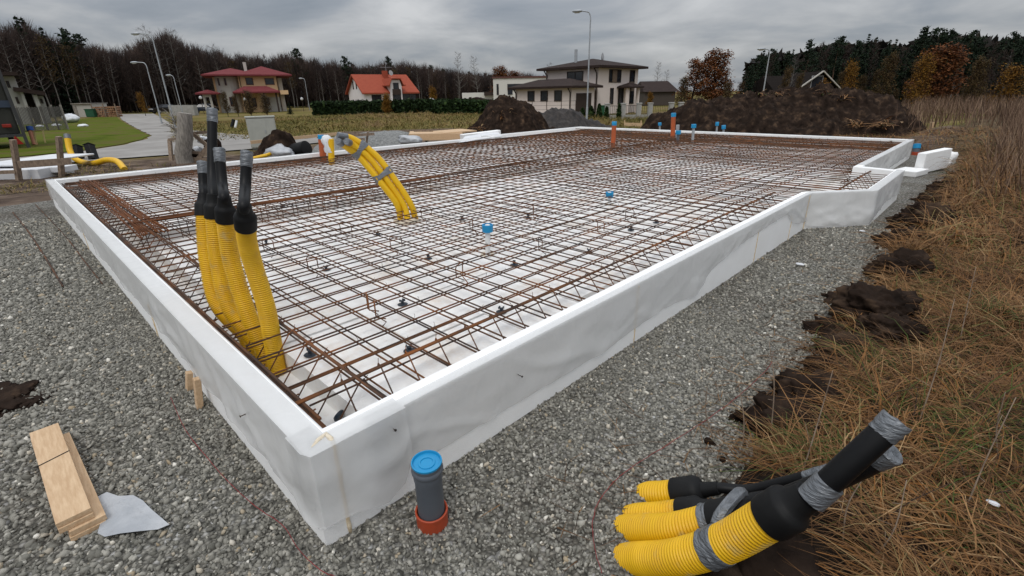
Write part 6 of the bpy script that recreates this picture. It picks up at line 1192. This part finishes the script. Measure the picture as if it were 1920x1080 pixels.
OK1 = proto_bare('x', 10, .24, .16, .30, 36, 16, MT['barkdark'], MT['twigred'], 'oak', 1.1, .014, MT['oak'], 6500); OK2 = proto_bare('x', 10, .2, .2, .26, 30, 14, MT['barkdark'], MT['twigred'], 'oak', 1.0, .014, MT['oak'], 3600)
Y1 = proto_bare('x', 6, .10, .12, .22, 26, 14, MT['barkdark'], MT['twigred'], 'autumn_tree', .7, .012, MT['yellowleaf'], 3400); Y2 = proto_bare('x', 9, .14, .2, .24, 30, 12, MT['barkdark'], MT['twigred'], 'autumn_tree', 1., .014, MT['yellowleaf'], 2600); D1 = proto_bare('x', 11, .2, .18, .27, 34, 14, MT['barkdark'], MT['twigred'], 'autumn_tree', 1.1, .015, MT['dullleaf'], 4200)
PROTO_H = {B1.name: 15, B2.name: 15, B3.name: 14, B4.name: 15, S1.name: 15, S2.name: 13, P1.name: 16, P2_.name: 15, U1.name: 7, OK1.name: 10, OK2.name: 10, Y1.name: 6, Y2.name: 9, D1.name: 11}
def treetop(o): # tallest z of all parts
    return max(v.co.z for c in o.children for v in c.data.vertices)
PH = {o.name: treetop(o) for o in (B1, B2, B3, B4, S1, S2, P1, P2_, U1, OK1, OK2, Y1, Y2, D1)}
def plant(pr, px, dist, top_py, label, group=None, wide=1.):
    P = far(px, 205, dist); P[2] = GZ; o = copy_tree(pr); s = (lift(P, top_py)-GZ)/PH[pr.name]; o.location = tuple(P); o.scale = (s*wide, s*wide, s); o.rotation_euler = (random.gauss(0, .03), random.gauss(0, .03), random.uniform(0, 6.28)); o['label'] = label
    if group: o['group'] = group
    elif 'group' in o: del o['group']
    return o
SKY_L = ([-90, 0, 40, 100, 130, 200, 260, 310, 350, 380, 450, 520, 560, 620, 700, 740, 800, 860, 930, 1010, 1060], [70, 62, 40, 34, 58, 78, 84, 62, 50, 74, 92, 100, 92, 108, 116, 108, 112, 126, 130, 136, 140])
kind_l = {B1.name: 'bare pale trunked birch in the wood behind the houses on the left', B2.name: 'bare dark tree with dense reddish twigs in the left wood', B3.name: 'slim birch with a few brown leaves left in the left wood', S1.name: 'tall dark spruce standing in the left wood', S2.name: 'broad dark spruce standing in the left wood', P1.name: 'tall pine with a high crown in the left wood', P2_.name: 'pine with a ragged crown in the left wood', U1.name: 'low brown leaved undergrowth tree at the edge of the left wood'}
random.seed(21)
def wood_dist(px): return float(np.interp(px, [-90, 100, 320, 560, 1060], [92, 106, 122, 124, 135]))
for row in range(5):
    x = -90+row*9
    while x < 1050:
        pool = [B1, B1, B2, B2, B3, B1] if row < 2 else [B2, B1, S1, B2, B3, B2, B2] if x < 640 else [B2, P1, P2_, B2, B3, P1]
        pr = random.choice(pool); d = wood_dist(x)+row*4.5+random.uniform(-2, 2); st = float(np.interp(x, *SKY_L)); t = st+random.uniform(2, 26)+(4-row)*2
        if pr in (B1, B3): t -= 5
        plant(pr, x, d, t, kind_l[pr.name], 'trees of the wood behind the houses'); x += random.uniform(15, 33)*float(np.interp(x, [0, 1000], [1.1, .9]))
x = -80
while x < 1040: plant(U1, x, wood_dist(x)+random.uniform(5, 12), 168+random.uniform(-14, 10), kind_l[U1.name], 'trees of the wood behind the houses'); x += random.uniform(18, 34)
for a, t, pr in ((86, 28, S2), (101, 30, S2), (128, 48, S2), (152, 50, P1), (182, 62, P2_), (20, 45, B4), (48, 40, B4), (312, 42, B4), (350, 45, B4), (430, 78, B4), (575, 88, P2_), (662, 104, P1), (742, 104, P1)):
    plant(pr, a, wood_dist(a)+random.uniform(2, 10), t, {S1.name: 'spruce rising above the skyline of the left wood', S2.name: 'broad spruce rising above the skyline of the left wood', B4.name: 'pale bare crown rising above the skyline of the left wood'}.get(pr.name, 'pine crown rising above the skyline of the left wood'), 'trees on the skyline of the left wood')
for a, t, d, lb in ((862, 93, 120, 'left one of two pale bare trees above the hedge'), (896, 100, 120, 'right one of two pale bare trees above the hedge'), (1028, 114, 110, 'pale bare tree behind the flat roofed house'), (1228, 112, 95, 'pale bare tree just right of the brown roofed house'), (1243, 128, 98, 'smaller pale bare tree in front of the barn')): plant(B4, a, d, t, lb)
for pr, a, t, d, lb, w_ in ((OK1, 1336, 86, 62, 'large orange brown oak right of the barn', 1.55), (OK2, 1296, 106, 64, 'thinner orange oak left of the large one', 1.6), (D1, 1276, 140, 60, 'low brown shrubby tree at the pillar fence', 1.), (D1, 1360, 150, 58, 'low brown tree at the right foot of the large oak', 1.), (OK1, 940, 120, 120, 'orange oak above the flat roofed house', 1.5), (OK2, 970, 130, 122, 'smaller orange oak right beside the other one above the flat roof', 1.9), (Y1, 812, 158, 85, 'small round yellow tree right of the orange roofed house', 1.1), (Y1, 725, 172, 66, 'yellow bush growing in the hedge in front of the white house', 1.3), (Y1, 1216, 170, 75, 'yellow bush beside the barn', 1.1), (Y2, 270, 170, 92, 'dull yellow bush at the forest edge beside the road end', 1.), (D1, 425, 168, 76, 'leafless yellowish bush left of the verandah of the cream house', .8), (U1, 470, 165, 74, 'large dark bush in front of the verandah of the cream house', 1.3), (U1, 500, 172, 74, 'dark bush at the right corner of the verandah', 1.3), (D1, 445, 176, 75, 'thin bush covering the bay of the cream house', .9), (S2, 543, 190, 77, 'small conifer at the right corner of the cream house', 1.3)): plant(pr, a, d, t, lb, None, w_)
SKY_R = ([1380, 1400, 1440, 1470, 1500, 1540, 1580, 1620, 1660, 1700, 1740, 1780, 1830, 1880, 1930, 2000], [118, 98, 88, 92, 78, 68, 72, 66, 78, 58, 52, 56, 64, 62, 54, 60])
kind_r = {S1.name: 'tall dark spruce in the right wood beyond the field', S2.name: 'broad dark spruce in the right wood beyond the field', P1.name: 'dark pine with a clumpy crown in the right wood', P2_.name: 'ragged dark pine in the right wood', D1.name: 'brown leaved tree at the front of the right wood', B2.name: 'bare dark tree in the right wood', B4.name: 'pale bare birch in the right wood', B1.name: 'bare birch in the right wood', OK1.name: 'rust orange oak in the right wood', Y2.name: 'dull yellow tree in front of the dark right wood', U1.name: 'low brown undergrowth at the foot of the right wood'}
for row in range(5):
    x = 1385+row*8
    while x < 1990:
        pr = random.choice([D1, B2, D1, S1, B1] if row == 0 else [S1, S2, P1, P2_, B2]); d = float(np.interp(x, [1385, 1500, 1900], [72, 76, 66]))+row*4+random.uniform(-2, 2); t = float(np.interp(x, *SKY_R))+random.uniform(0, 22)+(34 if pr is D1 else 0)+(14 if row == 0 else 0)
        plant(pr, x, d, t, kind_r[pr.name], 'trees of the wood beyond the right field'); x += random.uniform(20, 40)
x = 1385
while x < 1990: plant(U1, x, float(np.interp(x, [1385, 1900], [69, 62]))+random.uniform(0, 6), 160+random.uniform(-12, 12), kind_r[U1.name], 'trees of the wood beyond the right field'); x += random.uniform(18, 32)
for a, t, pr, d in ((1415, 92, S2, 66), (1400, 118, S2, 64), (1500, 72, P1, 74), (1545, 66, P2_, 74), (1600, 62, S1, 76), (1700, 48, P1, 72), (1722, 50, P2_, 72), (1752, 52, P1, 72), (1785, 54, P2_, 70), (1850, 58, P1, 70), (1645, 72, S1, 72)): plant(pr, a, d, t, 'conifer rising on the skyline of the right wood', 'conifers on the skyline of the right wood')
for pr, a, t, d, lb, w_ in ((OK1, 1745, 76, 62, 'big rust orange oak near the middle of the right wood', 1.75), (Y2, 1704, 94, 58, 'tall yellow brown tree left of the big orange oak', 1.1), (Y2, 1582, 108, 60, 'yellow tree right of the cottage gable', .9), (Y1, 1535, 146, 58, 'yellow bush in front of the cottage gable', 1.2), (D1, 1462, 120, 58, 'thin brown tree in front of the cottage roof', .7), (D1, 1490, 132, 59, 'low brown tree against the left slope of the cottage gable', .7), (Y2, 1872, 116, 56, 'golden tree near the right edge of the view', 1.6), (B4, 1476, 98, 62, 'leaning pale birch beside the cottage roof', .8), (D1, 1650, 92, 58, 'tall brown tree between the two yellow ones', .9), (D1, 1810, 100, 58, 'brown tree right of the big orange oak', 1.)): plant(pr, a, d, t, lb, None, w_)
for o in (B1, B2, B3, B4, S1, S2, P1, P2_, U1, OK1, OK2, Y1, Y2, D1):
    for c in list(o.children): bpy.data.objects.remove(c, do_unlink=True)
    bpy.data.objects.remove(o, do_unlink=True)
# dim depths of the two woods, one mass of brush each
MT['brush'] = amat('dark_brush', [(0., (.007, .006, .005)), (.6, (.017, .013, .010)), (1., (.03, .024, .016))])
def twig_haze(px0, px1, dist_f, top_f, n, label):
    x = RNG.uniform(px0, px1, n); C = np.zeros((n, 3)); t = RNG.random(n)**.75; L = RNG.uniform(1.2, 2.6, n)
    for i in range(n):
        d = dist_f(x[i])+RNG.uniform(0, 14); P = far(x[i], 205, d); j = top_f(x[i])+20*fbm(x[i]*.045, 1., 1, 4); C[i] = (P[0], P[1], GZ+t[i]*(lift((P[0], P[1], 0), j)-GZ-1.2))
    D = RNG.normal(0, .38, (n, 3)); D[:, 2] = 1; D /= np.linalg.norm(D, axis=1)[:, None]
    V, F = twigs_v(C, C+D*L[:, None], RNG.uniform(.03, .075, n)); tag(npmesh('woodland_twigs', V, F, 'twigred', rnd=np.repeat(np.clip(.42+.9*np.array([fbm(a*.03, 7., 1, 3) for a in x])+RNG.normal(0, .2, n), 0, 1), 4)), label, 'woodland', kind='stuff')
twig_haze(-130, 1080, lambda x: wood_dist(x)+3, lambda x: float(np.interp(x, *SKY_L))+9, 76000, 'reddish brown mass of bare twigs filling the left wood')
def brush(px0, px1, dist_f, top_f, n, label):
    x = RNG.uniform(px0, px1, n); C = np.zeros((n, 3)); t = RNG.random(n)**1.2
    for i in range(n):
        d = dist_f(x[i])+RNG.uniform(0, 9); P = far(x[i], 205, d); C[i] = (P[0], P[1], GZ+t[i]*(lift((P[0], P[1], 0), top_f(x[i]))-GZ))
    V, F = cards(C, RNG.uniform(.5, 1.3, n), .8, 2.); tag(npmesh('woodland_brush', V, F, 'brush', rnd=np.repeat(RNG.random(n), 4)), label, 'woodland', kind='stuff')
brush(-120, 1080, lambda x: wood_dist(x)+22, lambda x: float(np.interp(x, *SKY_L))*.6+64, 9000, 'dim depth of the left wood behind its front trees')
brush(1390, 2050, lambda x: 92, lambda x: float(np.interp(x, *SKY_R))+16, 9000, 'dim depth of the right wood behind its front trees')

# hedges and bushes
MT['hedge'] = amat('dark_green_hedge', [(0., (.006, .013, .005)), (.5, (.014, .030, .008)), (1., (.034, .058, .014))])
MT['conifer'] = amat('garden_conifer_green', [(0., (.008, .018, .006)), (.6, (.022, .045, .012)), (1., (.05, .085, .022))])
def hedge(name, label, pxa, pxb, dist, top, bot, th, n, m='hedge', cat='hedge'):
    a = far(pxa, bot, dist); b = far(pxb, bot, dist*1.0); a[2] = b[2] = GZ; h = lift(a, top)-GZ; t = RNG.random(n); face = RNG.random(n); y = np.where(face < .6, 0, RNG.uniform(0, th, n)); z = np.where(face < .6, RNG.uniform(0, h, n), h)
    C = a+(b-a)*t[:, None]; C = C+RY*(y+RNG.normal(0, .12, n))[:, None]; C[:, 2] = GZ+z+RNG.normal(0, .10, n)+np.array([.16*fbm(q*30, 1., 1, 3) for q in t]); V, F = cards(C, RNG.uniform(.18, .42, n)); o = thing(name, a, label, cat)
    fo = npmesh('foliage', V-a, F, m, o, rnd=np.repeat(np.clip(RNG.normal(.45, .24, n), 0, 1), 4))
    mb = MB(); mb.beam(a+RY*th*.5+(0, 0, h*.46), b+RY*th*.5+(0, 0, h*.46), max(.1, th-.35), h*.9); mb.build('inner_twigs', 'barkdark', o, off=a)
hedge('hedge', 'long clipped dark green hedge in front of the white house', 586, 905, 70, 195, 208, 1.2, 9000)
hedge('hedge', 'second green hedge continuing in front of the flat roofed house', 812, 938, 60, 195, 212, 1.4, 6000, 'conifer')
random.seed(5)
for k, (a, t_, w_, d, lb) in enumerate(((1108, 200, 16, 45, 'left of the street lamp'), (1123, 196, 12, 44.5, 'right beside the street lamp'), (1137, 201, 9, 44, 'in front of the green wheeled bin'), (1160, 196, 8, 44.2, 'dark narrow one inside the pillar fence'), (1092, 204, 12, 45.5, 'farthest left along the wire fence'))):
    P = far(a, 217, d); P[2] = GZ; h = lift(P, t_)-GZ; n = 900; z = RNG.random(n)**.8; r_ = w_*.5*mpp(P)*(1-z)**.6*RNG.random(n)**.5; an = RNG.uniform(0, 6.28, n); C = np.stack([r_*np.cos(an), r_*np.sin(an), z*h], 1); V, F = cards(C, RNG.uniform(.1, .22, n), .8)
    o = thing('garden_shrub', P, 'green garden conifer '+lb, 'shrub', 'young conifers by the pale garage'); npmesh('foliage', V, F, 'conifer', o, rnd=np.repeat(np.clip(RNG.normal(.5, .24, n), 0, 1), 4)); mb = MB(); mb.tube([(0, 0, -.05), (0, 0, h*.8)], .03, 5); mb.build('stem', 'barkdark', o)
# meadow grass in the middle distance
def mead(n, px0, px1, d0, d1, lr, wd, clump=.6):
    x = RNG.uniform(px0, px1, n); d = np.sqrt(RNG.uniform(d0*d0, d1*d1, n)); P = np.array([far(a, 240, b) for a, b in zip(x, d)]); P[:, 2] = GZ-.02
    c = np.array([fbm(p[0], p[1], .22, 3, 6.) for p in P]); ok = c > RNG.uniform(-clump-.3, .15, n); P, c = P[ok], c[ok]; m = len(P)
    return blades(P, RNG.uniform(*lr, m)*(1+.9*np.clip(c, 0, 1)), RNG.uniform(0, 6.28, m), RNG.uniform(.02, .45, m), np.full(m, wd), np.clip(.42+1.0*c+RNG.normal(0, .16, m), 0, 1), RNG.uniform(.4, 1.2, m))
V, F, R = join([mead(17000, 500, 1000, 30, 66, (.25, .65), .022), mead(6000, 320, 520, 32, 62, (.15, .4), .02), mead(6500, 1080, 1330, 26, 46, (.3, .8), .014), mead(2600, 860, 1320, 22, 27, (.2, .6), .009)])
tag(npmesh('meadow_grass', V, F, 'mead', rnd=R), 'olive and straw coloured meadow grass between the plot and the hedge', 'meadow', kind='stuff')
n = 3200; x = RNG.uniform(-80, 330, n); y = RNG.uniform(300, 352, n); P = np.array([at(a, b, GZ*.6) for a, b in zip(x, y)]); cc = np.array([fbm(p[0], p[1], .7, 2, 9.) for p in P]); ok = cc > -.05; P = P[ok]; P[:, 2] = [ground_z(p[0], p[1])-.01 for p in P]; ins_ = in_poly(P[:, 0]-CX, P[:, 1]-CY, [(PAD[0]-.2, -9), (2, -9), (2, 17), (PAD[0]-.2, 17)]); P = P[~ins_]; m = len(P)
V, F, R = blades(P, RNG.uniform(.12, .4, m), RNG.uniform(0, 6.28, m), RNG.uniform(.1, .8, m), np.full(m, .008), np.clip(RNG.normal(.45, .3, m), 0, 1), RNG.uniform(.4, 1.2, m)); tag(npmesh('soil_grass', V, F, 'mead', rnd=R), 'sparse grass tufts on the bare soil left of the slab', 'grass', kind='stuff')
